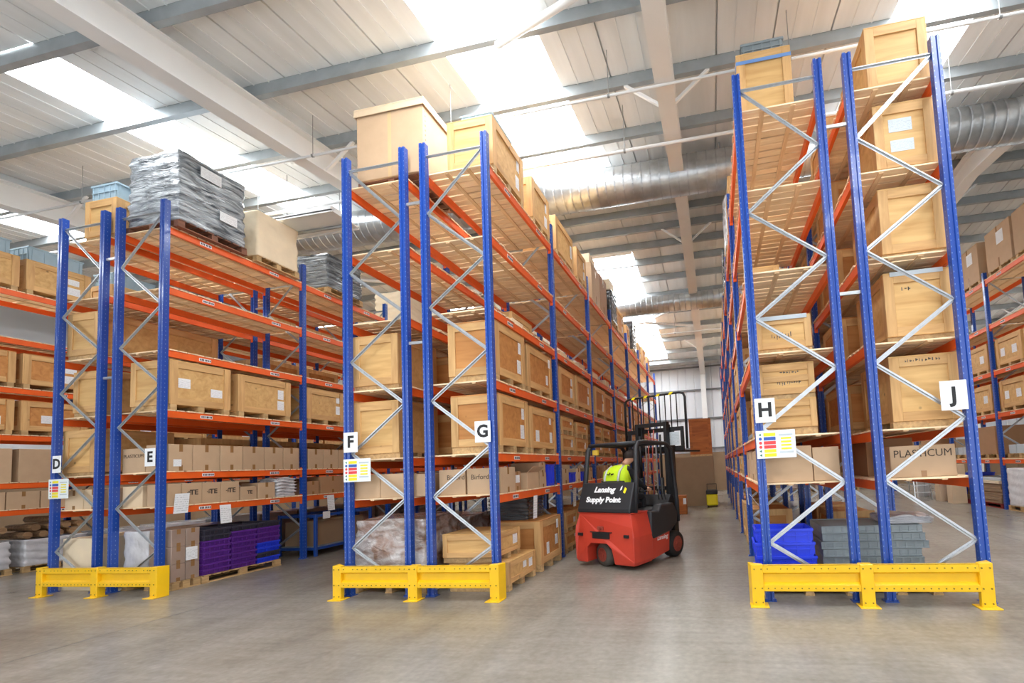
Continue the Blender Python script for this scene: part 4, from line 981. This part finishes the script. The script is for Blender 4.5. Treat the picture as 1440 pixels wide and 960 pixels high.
# ================================================================== far left rack C and far right rack K
CX = -15.12
for lv, h in ((6, .8), (4, .8), (3, .78), (2, .74)):
    for i, y in enumerate((6.25, 7.45, 8.95, 10.15, 11.65, 12.85, 14.35, 15.55)):
        lb = (('r', .72, .62, .2, .14), ('r', .72, .3, .24, .18)) if (i+lv) % 2 else (('r', .4, .4, .24, .18),)
        if lv == 2: carton(CX-.8, CX-.02, y, y+1.1, LV[1], h, place_label('big brown carton', 'C', 2), 'cardboard', '')
        else: crate(CX-.8, CX-.01, y, y+1.1, LV[lv-1], h, place_label('plywood crate', 'C', lv), i < 4, 'fr', 'pine' if lv == 6 else 'warm_shade', labels=lb)
        if lv == 6 and i in (0, 1, 2, 3, 4): tote(CX-.75, CX-.08, y+.05, y+1.0, LV[5]+h, .34, place_label('pale blue tote on a crate', 'C', 6), 'tote_pale_blue')
for i in range(9): carton(CX-.55, CX-.02, 6.25+i*.52, 6.25+i*.52+.5, LV[0], .38, place_label('brown carton', 'C', 1), 'cardboard', 'r')
for i, y in enumerate((6.3, 7.55, 9.0, 10.2, 11.65, 12.85)):
    wrapped(CX-1.0, CX+.02, y, y+1.1, 0, .72, place_label('white film wrapped pallet', 'C', 0), 'film_white', amp=.02, seed=70+i, bands=7)
    for k in range(9 if i < 2 else 0):
        yk = y+.09+(k % 4)*.25; zk = .81+(k//4)*.16+(.0 if k < 8 else .0); yk += .12*((k//4) % 2)
        if k == 8: yk = y+.5
        o = ob('timber_offcut', MB().tube([(-.85, 0, 0), (0, 0, 0)], .078, 7).mesh('offcut', 'fir_log'), None, (CX-.05, yk, zk))
        tag(o, 'timber offcut, %s in the %s layer on the %s wrapped pallet, far left rack' % (['nearest', 'second', 'third', 'fourth'][k % 4], ['lower', 'upper', 'topmost'][k//4], ['nearest', 'second'][i]), 'timber', 'timber offcuts on the %s pallet under the far left rack' % ['nearest', 'second', 'third', 'fourth'][i])
KX = 7.87
for i, y in enumerate((12.1, 13.3, 14.8, 16.0, 17.5, 18.7, 20.2)):
    carton(KX, KX+.9, y, y+1.1, LVK[4]+.135, 1.1, place_label('tall labelled carton', 'K', 5), 'cardboard', 'l', labels=(('l', .4, .7, .3, .34),))
    pk = thing('timber_pallet', place_label('pallet under tall carton', 'K', 5), 'pallet', (KX+.45, y+.55, LVK[4])); pallet_parts(pk, .9, 1.1)
    for lv, h in ((3, .85), (2, .85)):
        crate(KX, KX+.85, y, y+1.1, LVK[lv-1], h, place_label('plywood crate', 'K', lv), True if i < 4 else False, 'fl', 'pine', labels=(('l', .3, .45, .2, .22), ('l', .75, .45, .18, .22))[:1+i % 2])
    pk = thing('timber_pallet', place_label('pallet of silver boxes', 'K', 1), 'pallet', (KX+.5, y+.55, LVK[0])); pallet_parts(pk, .95, 1.1)
    if i % 3 != 2:
        for b in range(3): carton(KX+.05, KX+.45, y+.08+b*.33, y+.38+b*.33, LVK[0]+.135, .24, place_label('small silver box', 'K', 1), 'grey_paper', '', cat='box')
    else: carton(KX+.02, KX+.8, y+.05, y+1.0, LVK[0]+.135, .8, place_label('large brown carton', 'K', 1), 'cardboard_dark', '')
wrapped(KX-.05, KX+1.0, 13.35, 14.45, 0, 1.15, 'white wrapped pallet of blocks on the floor, far right rack', 'mesh_white', amp=.012, seed=81, bands=9)
wrapped(KX-.05, KX+1.0, 12.1, 13.2, 0, 1.1, 'white wrapped pallet at the photo edge, far right rack', 'mesh_white', amp=.012, seed=82, bands=9)
pr = thing('timber_pallet', 'dark red pallet under flat boards, far right rack', 'pallet', (KX+.45, 15.65, 0)); pallet_parts(pr, 1.0, 1.9, 'pallet_red')
for k in range(9):
    o = ob('flat_board', bmesh_box(.95, 1.8, .075, ('board_brown', 'cream_card', 'grey_paper')[k % 3 if k > 5 else 0], .004), None, (KX+.45+random.uniform(-.03, .03), 15.65+random.uniform(-.05, .05), .135+k*.08))
    tag(o, 'flat board, %s of the pile on the dark red pallet, far right rack' % ['bottom', 'second up', 'third up', 'fourth up', 'fifth up', 'sixth up', 'seventh up', 'eighth up', 'topmost'][k], 'board')
tote(KX, KX+.9, 16.7, 17.15, 0, .95, 'blue plastic bin on the floor under the far right rack', 'tote_blue')
carton(KX-.50, KX-.08, 16.45, 16.8, 0, 1.25, 'tall brown carton standing beside the far right rack', 'cardboard_pale', '')
carton(KX-.45, KX-.08, 17.4, 17.75, 0, 1.2, 'second tall brown carton left of the far right rack', 'cardboard_pale', '')

# ================================================================== signs and hanging sheets
def rack_sign(letter, x, y, z, label, rz=0, w=.24, h=.3):
    t = thing('rack_sign', label, 'sign', (x, y, z), rz)
    ob('plate', bmesh_box(w, .006, h, 'white_paper', .002, False), t)
    if letter: ob('letter', text_mesh(letter, .24, 'ink_black', .008, .001), t, (0, -.0045, 0), UPR)
    return t
def notice(x, y, z, label, rz=0):
    t = thing('safety_notice', label, 'notice', (x, y, z), rz); w, h = .46, .34
    ob('board', bmesh_box(w, .006, h, 'sheet_plastic', .002, False), t)
    for k, c in enumerate(('sign_yellow', 'sign_blue', 'sign_red', 'sign_red', 'sign_yellow', 'sign_yellow')):
        zz = h/2-.05-k*.05
        ob('printed_bar', bmesh_box(.14, .002, .04, c, 0, False), t, (-.07, -.004, zz))
        ob('printed_symbol', MB().tube([(0, 0, 0), (0, -.002, 0)], .019, 3 if k in (0, 4, 5) else 12).mesh('symbol', {'sign_yellow': 'sign_green', 'sign_blue': 'sign_blue', 'sign_red': 'sign_red'}[c]), t, (-.18, -.003, zz))
    for k in range(6):
        ob('printed_bar', bmesh_box(.12 if k % 5 else .16, .002, .022, 'sign_yellow' if k < 5 and k else 'grey_paper', 0, False), t, (.12, -.004, h/2-.06-k*.042))
    return t
rack_sign('F', -5.33, 5.935, 2.26, 'white sign with black letter F on a blue post')
notice(-5.22, 5.93, 1.84, 'safety notice board with coloured bars under sign F')
rack_sign('G', -3.19, 5.93, 2.29, 'white sign with black letter G on a blue post')
rack_sign('H', .63, 5.83, 2.31, 'white sign with black letter H on a blue post')
notice(.73, 5.82, 1.89, 'safety notice board with coloured bars under sign H')
rack_sign('J', 2.72, 5.83, 2.34, 'white sign with black letter J on a blue post', w=.28, h=.34)
rack_sign('D', -11.36, 6.035, 2.22, 'white sign with letter D on the leftmost blue post', w=.2)
notice(-11.3, 6.035, 1.79, 'pale notice board under sign D')
rack_sign('E', -9.28, 6.035, 2.24, 'white sign with letter E beside a blue post', w=.22)
def hang(name_label, x, y, z, w, h, face, tilt=0):
    tag(sheet(None, x, y, z, w, h, face, 'printed_sheet', tilt, 'paper_sheet'), name_label, 'paper')
hang('white sheet taped over the end of the lowest beam, rack E', -9.07, 6.36, 1.44, .22, .34, 'r', R(6))
hang('long white list hanging from the lowest beam of rack E', -9.085, 7.1, 1.18, .2, .34, 'r', R(-5))
hang('white list hanging from the lowest beam further along rack E', -9.085, 9.5, 1.18, .2, .36, 'r', R(-4))
hang('white list hanging from the lowest beam of rack G', -3.03, 7.35, 1.10, .16, .38, 'r', R(3))
hang('white list hanging from the lowest beam beside the forklift, rack G', -3.03, 9.55, 1.1, .2, .4, 'r', R(3))
hang('pale square paper hanging from the lowest beam of rack H', .505, 6.85, 1.14, .2, .2, 'l', R(35))
hang('white list hanging from the lowest beam further along rack H', .505, 8.25, 1.12, .18, .36, 'l', R(3))

# ================================================================== forklift truck
FX, FY, FH = -1.96, 7.58, R(-24)
fk = thing('forklift_truck', 'red and black electric forklift truck in the aisle beside rack G', 'forklift', (FX, FY, 0), FH); fk.scale = (1.2, 1.12, 1.0)
# local frame: +y forward, +x right, origin on the floor under the rear face
def fpart(name, m, mat, bevel=0, par=fk, smooth=False, loc=(0, 0, 0), segs=2, rot=None):
    return ob(name, m.mesh(name, mat, bevel, smooth, segs), par, loc, rot)
# rear counterweight with the arched opening for the steer wheel
outer = [(-.53, .12), (-.5, .08), (-.26, .08)]
arch = [(-.33, .08), (-.31, .34), (-.23, .42), (.06, .42), (.14, .34), (.17, .08)]
poly = [(-.53, .14), (-.51, .08)]+arch+[(.51, .08), (.53, .14), (.54, .55), (.52, .70), (.47, .92), (-.47, .92), (-.52, .70), (-.54, .55)]
m = MB(); n = len(poly)
def cw(p, y): return (p[0]*(1-.0*y), y, p[1])
fr = [(p[0]*.97, .03+(.05 if p[1] > .8 else 0)+(.03 if p[1] < .1 else 0), p[1]) for p in poly]; bk = [(p[0], .16, p[1]) for p in poly]; en = [(p[0], .52, p[1]) for p in poly]
vs = fr+bk+en; fs = [(k, (k+1) % n, n+(k+1) % n, n+k) for k in range(n)]+[(n+k, n+(k+1) % n, 2*n+(k+1) % n, 2*n+k) for k in range(n)]
fs += [tuple(range(n))[::-1], tuple(range(2*n, 3*n))]
cwt = fpart('counterweight', m.add(vs, fs), 'truck_red', .012)
fpart('recess', MB().box(-.24, .14, -.004, .03, .6, .615).box(-.2, .1, -.003, .03, .5, .6), 'truck_dark', .003, cwt, loc=(0, .035, 0))
fpart('tow_pin', MB().tube([(0, 0, 0), (0, -.05, 0)], .025, 10).box(-.05, .05, -.02, 0, -.03, .03), 'rim_red', 0, cwt, loc=(-.05, .05, .68))
for sx in (-.42, .40): fpart('rear_lamp', MB().box(-.04, .04, -.012, .02, -.025, .025), 'truck_dark', .004, cwt, loc=(sx, .03, .56))
fpart('bonnet_lip', MB().box(-.49, .49, .07, .5, .92, .935), 'truck_red', .006, cwt)
# chassis sides, step skirts
fpart('chassis', MB().box(-.36, .36, .5, 1.45, .14, .62), 'truck_dark', .01)
sk = [(.5, .1), (1.02, .16), (1.06, .5), (.96, .62), (.5, .62)]
for sx in (-1, 1):
    o = fpart('side_panel', MB().prism(sk, sx*.37, sx*.53, 'x'), 'truck_red', .012)
    if sx > 0: ob('printed_name', text_mesh('Lansing', .11, 'white_paper', .001, .001, 1, .3), o, (.531, .82, .43), FACE_R)
# black cowl that carries the seat deck, drooping side covers
cov = [(.48, .5), (.56, .44), (1.1, .5), (1.3, .62), (1.32, .82), (1.2, 1.0), (.8, 1.0), (.72, .9), (.5, .92)]
for sx in (-1, 1): fpart('side_cover', MB().prism(cov, sx*.40, sx*.545, 'x'), 'truck_black', .03, segs=3)
fpart('seat_deck', MB().box(-.42, .42, .5, 1.25, .62, .92), 'truck_dark', .02)
# rear screen panel with the dealer lettering
pan = fpart('rear_panel', MB().prism([(.05, .935), (.22, .935), (.30, 1.42), (.20, 1.44), (.05, 1.0)], -.47, .47, 'x'), 'truck_black', .02, segs=3)
th = math.atan2(.15, .44)
def on_panel(x, v): return (x, .05-.004+(v)*.15/.44*.44, 1.0+v*.44)
ob('lettering', text_mesh('Lansing', .135, 'white_paper', .006, .001, .92, .25), pan, on_panel(-.03, .72), (R(90)-th, 0, 0))
ob('lettering', text_mesh('Supply Point', .125, 'white_paper', .006, .001, .98), pan, on_panel(-.02, .34), (R(90)-th, 0, 0))
ob('lettering_mark', MB().prism([(0, 0), (.03, .02), (.035, .09), (.01, .06)], 0, .001, 'z').mesh('mark', 'white_paper'), pan, on_panel(.25, .68), (R(90)-th, 0, 0))
ob('lettering_mark', MB().prism([(0, 0), (.035, -.02), (.055, .06), (.02, .09)], 0, .001, 'z').mesh('mark', 'sign_yellow'), pan, on_panel(.31, .62), (R(90)-th, 0, 0))
# overhead guard: four bent legs, roof bars
for sx in (-1, 1):
    fpart('guard_leg', MB().tube([(sx*.47, .18, .93), (sx*.46, .27, 1.5), (sx*.44, .33, 2.02), (sx*.43, .40, 2.10), (sx*.43, .55, 2.12), (sx*.43, 1.25, 2.10), (sx*.45, 1.38, 2.0), (sx*.47, 1.46, 1.0), (sx*.47, 1.46, .62)], .038, 8), 'truck_black', smooth=True)
for k, y in enumerate((.36, .58, .8, 1.02, 1.24)): fpart('guard_bar', MB().tube([(-.43, y, 2.105), (.43, y, 2.105)], .026 if k else .034, 8), 'truck_black', smooth=True)
fpart('work_lamp', MB().box(-.05, .05, -.03, .03, -.05, .05), 'glove_yellow', .012, loc=(-.36, .42, 1.98))
# seat, steering wheel, control levers
st = fpart('seat', MB().box(-.32, .12, .50, .98, .92, 1.03), 'truck_dark', .04, segs=3)
fpart('backrest', MB().prism([(.46, 1.03), (.58, 1.03), (.52, 1.46), (.44, 1.44)], -.31, .11, 'x'), 'truck_dark', .03, st, segs=3)
sw = fpart('steering_wheel', MB().tube([(.16*math.cos(a*math.pi/8), .16*math.sin(a*math.pi/8), 0) for a in range(17)], .014, 8, caps=False), 'truck_dark', smooth=True, loc=(-.08, 1.22, 1.28), rot=(R(-35), 0, 0))
fpart('column', MB().tube([(0, 0, 0), (0, .04, -.34)], .025, 8), 'truck_dark', 0, sw)
fpart('dashboard', MB().prism([(1.22, .62), (1.45, .62), (1.45, 1.1), (1.36, 1.14), (1.22, .95)], -.42, .42, 'x'), 'truck_dark', .015)
for k in range(3): fpart('control_lever', MB().tube([(.24+k*.06, 1.3, 1.0), (.24+k*.06, 1.25, 1.22)], .008, 6).tube([(.24+k*.06, 1.25, 1.21), (.24+k*.06, 1.245, 1.25)], .016, 8), 'truck_dark')
# mast: two nested channel pairs, crossheads, lift cylinders, hoses and chains
for sx in (-1, 1):
    fpart('mast_channel', MB().box(sx*.36-.035, sx*.36+.035, 1.50, 1.64, .06, 2.06), 'truck_dark', .006)
    fpart('inner_mast_channel', MB().box(sx*.28-.03, sx*.28+.03, 1.53, 1.64, .5, 2.55), 'truck_dark', .006)
    fpart('lift_cylinder', MB().tube([(sx*.2, 1.5, .15), (sx*.2, 1.5, 1.45)], .035, 10).tube([(sx*.2, 1.5, 1.45), (sx*.2, 1.5, 2.3)], .02, 10, 0), 'truck_dark', smooth=True)
    fpart('lift_chain', MB().box(sx*.1-.012, sx*.1+.012, 1.52, 1.535, .7, 2.2), 'galvanised')
    fpart('hose', MB().tube([(sx*.05, 1.5, .8), (sx*.06, 1.46, 1.3), (sx*.04, 1.5, 1.9), (sx*.05, 1.56, 2.4)], .012, 6), 'rim_red', smooth=True)
for z in (.3, 1.2, 1.98): fpart('mast_crosshead', MB().box(-.36, .36, 1.56, 1.64, z, z+.08), 'truck_dark', .006)
for z in (.6, 2.47): fpart('inner_crosshead', MB().box(-.28, .28, 1.56, 1.62, z, z+.08), 'truck_dark', .006)
# raised carriage with load backrest guard and forks
car = fpart('fork_carriage', MB().box(-.55, .55, 1.66, 1.71, 1.96, 2.06).box(-.55, .55, 1.66, 1.71, 2.36, 2.44).box(-.3, -.22, 1.62, 1.7, 1.9, 2.5).box(.22, .3, 1.62, 1.7, 1.9, 2.5).box(-.55, -.5, 1.66, 1.71, 2.06, 2.36).box(.5, .55, 1.66, 1.71, 2.06, 2.36), 'truck_dark', .006)
gd = fpart('load_guard', MB().tube([(-.6, 1.7, 2.0), (-.6, 1.7, 3.02), (-.57, 1.7, 3.09), (-.5, 1.7, 3.12), (.5, 1.7, 3.12), (.57, 1.7, 3.09), (.6, 1.7, 3.02), (.6, 1.7, 2.0)], .022, 8), 'truck_dark', smooth=True)
for k in range(9): fpart('guard_rod', MB().tube([(-.44+k*.11, 1.7, 2.42), (-.44+k*.11, 1.7, 3.11)], .011, 6), 'truck_dark', par=gd)
for k in range(4): fpart('hazard_mark', MB().prism([(0, 0), (.06, 0), (.1, .05), (.04, .05)], -.026, -.022, 'y'), 'sign_yellow', par=gd, loc=(-.45+k*.25, 1.7, 3.095))
fpart('data_plate', MB().box(.28, .48, -.003, 0, 2.08, 2.34), 'printed_grey', par=car, loc=(0, 1.657, 0))
for sx in (-.3, .3): fpart('fork', MB().box(sx-.05, sx+.05, 1.71, 1.75, 1.95, 2.45).box(sx-.05, sx+.05, 1.75, 2.75, 1.95, 1.985), 'truck_dark', .004)
# wheels
def wheel(name, x, y, r, w, par=fk, rz=0, rub='rubber'):
    o = ob(name, None, par, (x, y, r), (0, 0, rz)); pr = [(-w/2, r*.62), (-w/2, r*.9), (-w/2+.03, r), (w/2-.03, r), (w/2, r*.9), (w/2, r*.62)]; n = 28
    vs = [(a, b*math.cos(2*math.pi*k/n), b*math.sin(2*math.pi*k/n)) for a, b in pr for k in range(n)]
    fs = [(i*n+k, i*n+(k+1) % n, (i+1)*n+(k+1) % n, (i+1)*n+k) for i in range(len(pr)-1) for k in range(n)]
    ob('tyre', MB().add(vs, fs+[tuple(range(n)), tuple(5*n+k for k in range(n))]).mesh('tyre', rub, 0, True), o)
    m = MB().tube([(-w/2-.006, 0, 0), (w/2+.006, 0, 0)], r*.6, 24).tube([(-w/2-.02, 0, 0), (w/2+.02, 0, 0)], r*.25, 12)
    for k in range(6): m.tube([(-w/2-.016, r*.42*math.cos(k*1.047), r*.42*math.sin(k*1.047)), (w/2+.016, r*.42*math.cos(k*1.047), r*.42*math.sin(k*1.047))], .014, 6)
    ob('rim', m.mesh('rim', 'rim_red'), o)
wheel('drive_wheel', .46, 1.27, .235, .17); wheel('drive_wheel', -.46, 1.27, .235, .17)
wheel('steer_wheel', -.1, .24, .2, .15, rz=R(66), rub='rubber_worn')

# ================================================================== driver, seated, back to the camera, head bowed to the right
dv = thing('person', 'forklift driver in yellow high visibility vest, dark hair, back turned', 'person', (FX, FY, 0), FH); dv.scale = (1.12, 1.08, 1.0)
DX = -.10
def skin_body():
    J = {}; E_ = []
    def v(n, p, r, par=None): J[n] = (p, r); (E_.append((par, n)) if par else None)
    v('pelvis', (-.04, .72, 1.14), (.17, .13)); v('waist', (-.05, .68, 1.30), (.16, .12), 'pelvis'); v('chest', (-.05, .68, 1.50), (.19, .135), 'waist')
    v('upper', (-.03, .72, 1.64), (.18, .11), 'chest'); v('neck', (.02, .79, 1.735), (.062, .062), 'upper'); v('neck2', (.06, .84, 1.78), (.06, .06), 'neck')
    v('head', (.085, .88, 1.83), (.078, .09), 'neck2'); v('crown', (.10, .90, 1.905), (.075, .088), 'head')
    for s, n in ((1, 'r'), (-1, 'l')):
        v('sh'+n, (s*.2-.03, .73, 1.62), (.078, .078), 'upper')
        el = (s*.27, .88, 1.38) if s > 0 else (-.31, .86, 1.38); wr = (s*.24, 1.13, 1.26) if s > 0 else (-.2, 1.12, 1.32)
        v('el'+n, el, (.05, .05), 'sh'+n); v('fa'+n, tuple((a*.55+b*.45) for a, b in zip(el, wr)), (.045, .045), 'el'+n); v('wr'+n, wr, (.03, .03), 'fa'+n)
        v('hip'+n, (s*.1, .76, 1.12), (.1, .1), 'pelvis'); v('kn'+n, (s*.14, 1.14, 1.14), (.07, .07), 'hip'+n); v('an'+n, (s*.14, 1.17, .72), (.045, .045), 'kn'+n); v('to'+n, (s*.15, 1.17, .70), (.04, .04), 'an'+n)
    for q in J: J[q] = ((J[q][0][0]+DX, J[q][0][1], J[q][0][2]), J[q][1])
    names = list(J); me = bpy.data.meshes.new('body'); me.from_pydata([J[n][0] for n in names], [(names.index(a), names.index(b)) for a, b in E_], [])
    o = bpy.data.objects.new('body_tmp', me); COL.objects.link(o)
    md = o.modifiers.new('skin', 'SKIN'); md.use_smooth_shade = True; ss = o.modifiers.new('sub', 'SUBSURF'); ss.levels = 2; ss.render_levels = 2
    for i, n in enumerate(names):
        me.skin_vertices[0].data[i].radius = J[n][1]; me.skin_vertices[0].data[i].use_root = (n == 'pelvis')
    bpy.context.view_layer.update()
    out = bpy.data.meshes.new_from_object(o.evaluated_get(bpy.context.evaluated_depsgraph_get()))
    bpy.data.objects.remove(o)
    out.materials.clear(); out.materials.append(MATS['cloth_black']); out.materials.append(MATS['skin'])
    for p in out.polygons:
        c = p.center; p.use_smooth = True
        p.material_index = 1 if (c.z > 1.72 and abs(c.x-DX-.07) < .13) or (c.y > 1.10 and c.z > 1.22) else 0
    return out
ob('body', skin_body(), dv)
def ring_shell(levels, mat, name, par, n=20, thick=.0):
    m = MB(); vs = []; fs = []
    for (cx, cy, z, rx, ry) in levels:
        vs += [(cx+rx*math.copysign(abs(math.cos(2*math.pi*k/n))**.75, math.cos(2*math.pi*k/n)), cy+ry*math.copysign(abs(math.sin(2*math.pi*k/n))**.75, math.sin(2*math.pi*k/n)), z) for k in range(n)]
    for i in range(len(levels)-1):
        for k in range(n): fs.append((i*n+k, i*n+(k+1) % n, (i+1)*n+(k+1) % n, (i+1)*n+k))
    return ob(name, m.add(vs, fs).mesh(name, mat, 0, True), par)
VEST = [(a+DX, b, c, d*1.12, e*1.05) for a, b, c, d, e in [(-.04, .71, 1.08, .205, .165), (-.05, .69, 1.2, .195, .155), (-.05, .68, 1.34, .205, .155), (-.05, .68, 1.5, .22, .165), (-.04, .70, 1.62, .22, .155), (-.02, .73, 1.69, .17, .125), (.01, .77, 1.735, .10, .09)]]
vest = ring_shell(VEST, 'hivis', 'hi_vis_vest', dv)
ring_shell([(DX-.05, .685, 1.36, .236, .170), (DX-.05, .684, 1.41, .238, .171)], 'reflective', 'reflective_band', vest)
for sx in (-.12, .14): ob('reflective_band', MB().tube([(sx+DX-.05, .51, 1.28), (sx*1.05+DX-.05, .505, 1.5), (sx*1.02+DX-.04, .55, 1.62), (sx*.95+DX-.03, .68, 1.72)], .022, 6).mesh('band', 'reflective', 0, True), vest)
ob('printed_mark', MB().prism([(-.07, 0), (-.02, -.008), (0, .03), (.02, -.01), (.07, .015), (.06, .03), (.01, .02), (-.01, .05), (-.03, .015), (-.07, .02)], 0, .002, 'z').mesh('mark', 'ink_black'), vest, (DX-.05, .498, 1.56), (R(80), 0, 0))
def blob(name, mat, c, r, par, cut=None):
    bm = bmesh.new(); bmesh.ops.create_uvsphere(bm, u_segments=20, v_segments=14, radius=1)
    if cut: bmesh.ops.delete(bm, geom=[v for v in bm.verts if cut(v.co)], context='VERTS')
    for v in bm.verts: v.co = Vector((c[0]+DX+v.co.x*r[0], c[1]+v.co.y*r[1], c[2]+v.co.z*r[2]))
    me = bpy.data.meshes.new(name); bm.to_mesh(me); bm.free(); me.materials.append(MATS[mat])
    for p in me.polygons: p.use_smooth = True
    return ob(name, me, par)
blob('hair', 'hair_dark', (.094, .892, 1.898), (.097, .112, .105), dv, lambda c: c.z < -.55 or (c.y > .45 and c.z < .35))
for sx in (-1, 1): blob('ear', 'skin', (.09+sx*.09, .895, 1.86), (.014, .024, .034), dv)
fc = [blob('nose', 'skin', (.095, .994, 1.85), (.014, .022, .024), dv)]
for sx in (-1, 1): blob('eye', 'ink_black', (.095+sx*.032, .972, 1.875), (.011, .008, .007), dv)
ob('mouth', MB().box(.07+DX, .12+DX, .965, .971, 1.806, 1.812).mesh('mouth', 'rim_red'), dv)
def hand(p, s):
    """palm with four curled fingers and a thumb leaving its side"""
    m = MB(); x, y, z = p
    m.tube([(x, y-.01, z), (x, y+.03, z+.004), (x, y+.075, z)], [.028, .036, .03], 10)
    for k, l in enumerate((.062, .072, .068, .052)):
        fx = x+(-.03+k*.02); m.tube([(fx, y+.065, z+.006), (fx, y+.065+l*.6, z), (fx, y+.06+l*.62, z-.03), (fx, y+.045+l*.35, z-.045)], [.0105, .0095, .009, .008], 7)
    m.tube([(x-s*.03, y+.015, z-.005), (x-s*.05, y+.045, z-.015), (x-s*.035, y+.075, z-.03)], [.012, .011, .009], 7)
    ob('hand', m.mesh('hand', 'skin', 0, True), dv)
hand((.24+DX, 1.14, 1.26), 1); hand((-.2+DX, 1.13, 1.32), -1)

# ================================================================== far end of the forklift aisle
carton(-1.8, -.1, 18.4, 19.6, 0, 1.95, 'large grey brown board box at the far end of the forklift aisle', 'board_brown', '')
crate(-.98, -.12, 18.45, 19.5, 1.95, 1.5, 'orange brown crate on the large board box at the aisle end', True, 'fr', 'orange', skid=.08)
t = thing('floor_scrubber', 'small yellow and black cleaning machine on the floor at the aisle end', 'machine', (-.22, 18.0, 0))
ob('tank', bmesh_box(.42, .5, .42, 'sign_yellow', .04), t, (0, 0, .06)); ob('lid', bmesh_box(.44, .52, .16, 'truck_dark', .03), t, (0, 0, .48))
for sx in (-.17, .17): ob('wheel', MB().tube([(sx-.02, 0, .07), (sx+.02, 0, .07)], .07, 14).mesh('wheel', 'rubber'), t)
ob('handle', MB().tube([(-.18, .2, .6), (-.18, .3, .85), (.18, .3, .85), (.18, .2, .6)], .014, 8).mesh('handle', 'truck_dark'), t)
carton(-1.42, -1.05, 15.6, 16.0, 0, .62, 'orange brown carton with white tag at the aisle end', 'crate_orange', '', labels=(('f', .85, .7, .1, .2),))
# step ladder and boards beyond rack J
def ladder(x, y, rz):
    t = thing('step_ladder', 'aluminium step ladder standing beyond rack J', 'ladder', (x, y, 0), rz)
    for sx in (-.26, .26):
        ob('stile', MB().bar((sx, 0, 0), (sx*.8, .45, 1.75), .03, .06).mesh('stile', 'galvanised'), t)
        ob('rear_leg', MB().bar((sx, .95, 0), (sx*.8, .5, 1.72), .025, .04).mesh('rear_leg', 'galvanised'), t)
    for k in range(6):
        u = (k+1)/7; ob('tread', bmesh_box(.5-.1*u, .1, .03, 'galvanised', .003), t, (0, .45*u, 1.75*u))
    ob('platform', bmesh_box(.44, .3, .04, 'galvanised', .004), t, (0, .5, 1.73))
ladder(7.15, 18.0, R(-8))
o = tag(ob('white_panel', bmesh_box(.62, .06, 1.25, 'white_paper', .005), None, (7.68, 19.35, 0), (0, 0, R(30))), 'white board standing on the floor beyond rack J', 'board')
for i, (x, y, h) in enumerate(((4.6, 23.5, .9), (5.8, 24.2, 1.1), (3.6, 24.5, .8))):
    wrapped(x, x+1.0, y, y+1.0, 0, h, 'distant pallet load at the far end beyond rack J, %s' % ['middle one', 'right one', 'left one'][i], 'film_carton', amp=.015, seed=90+i)
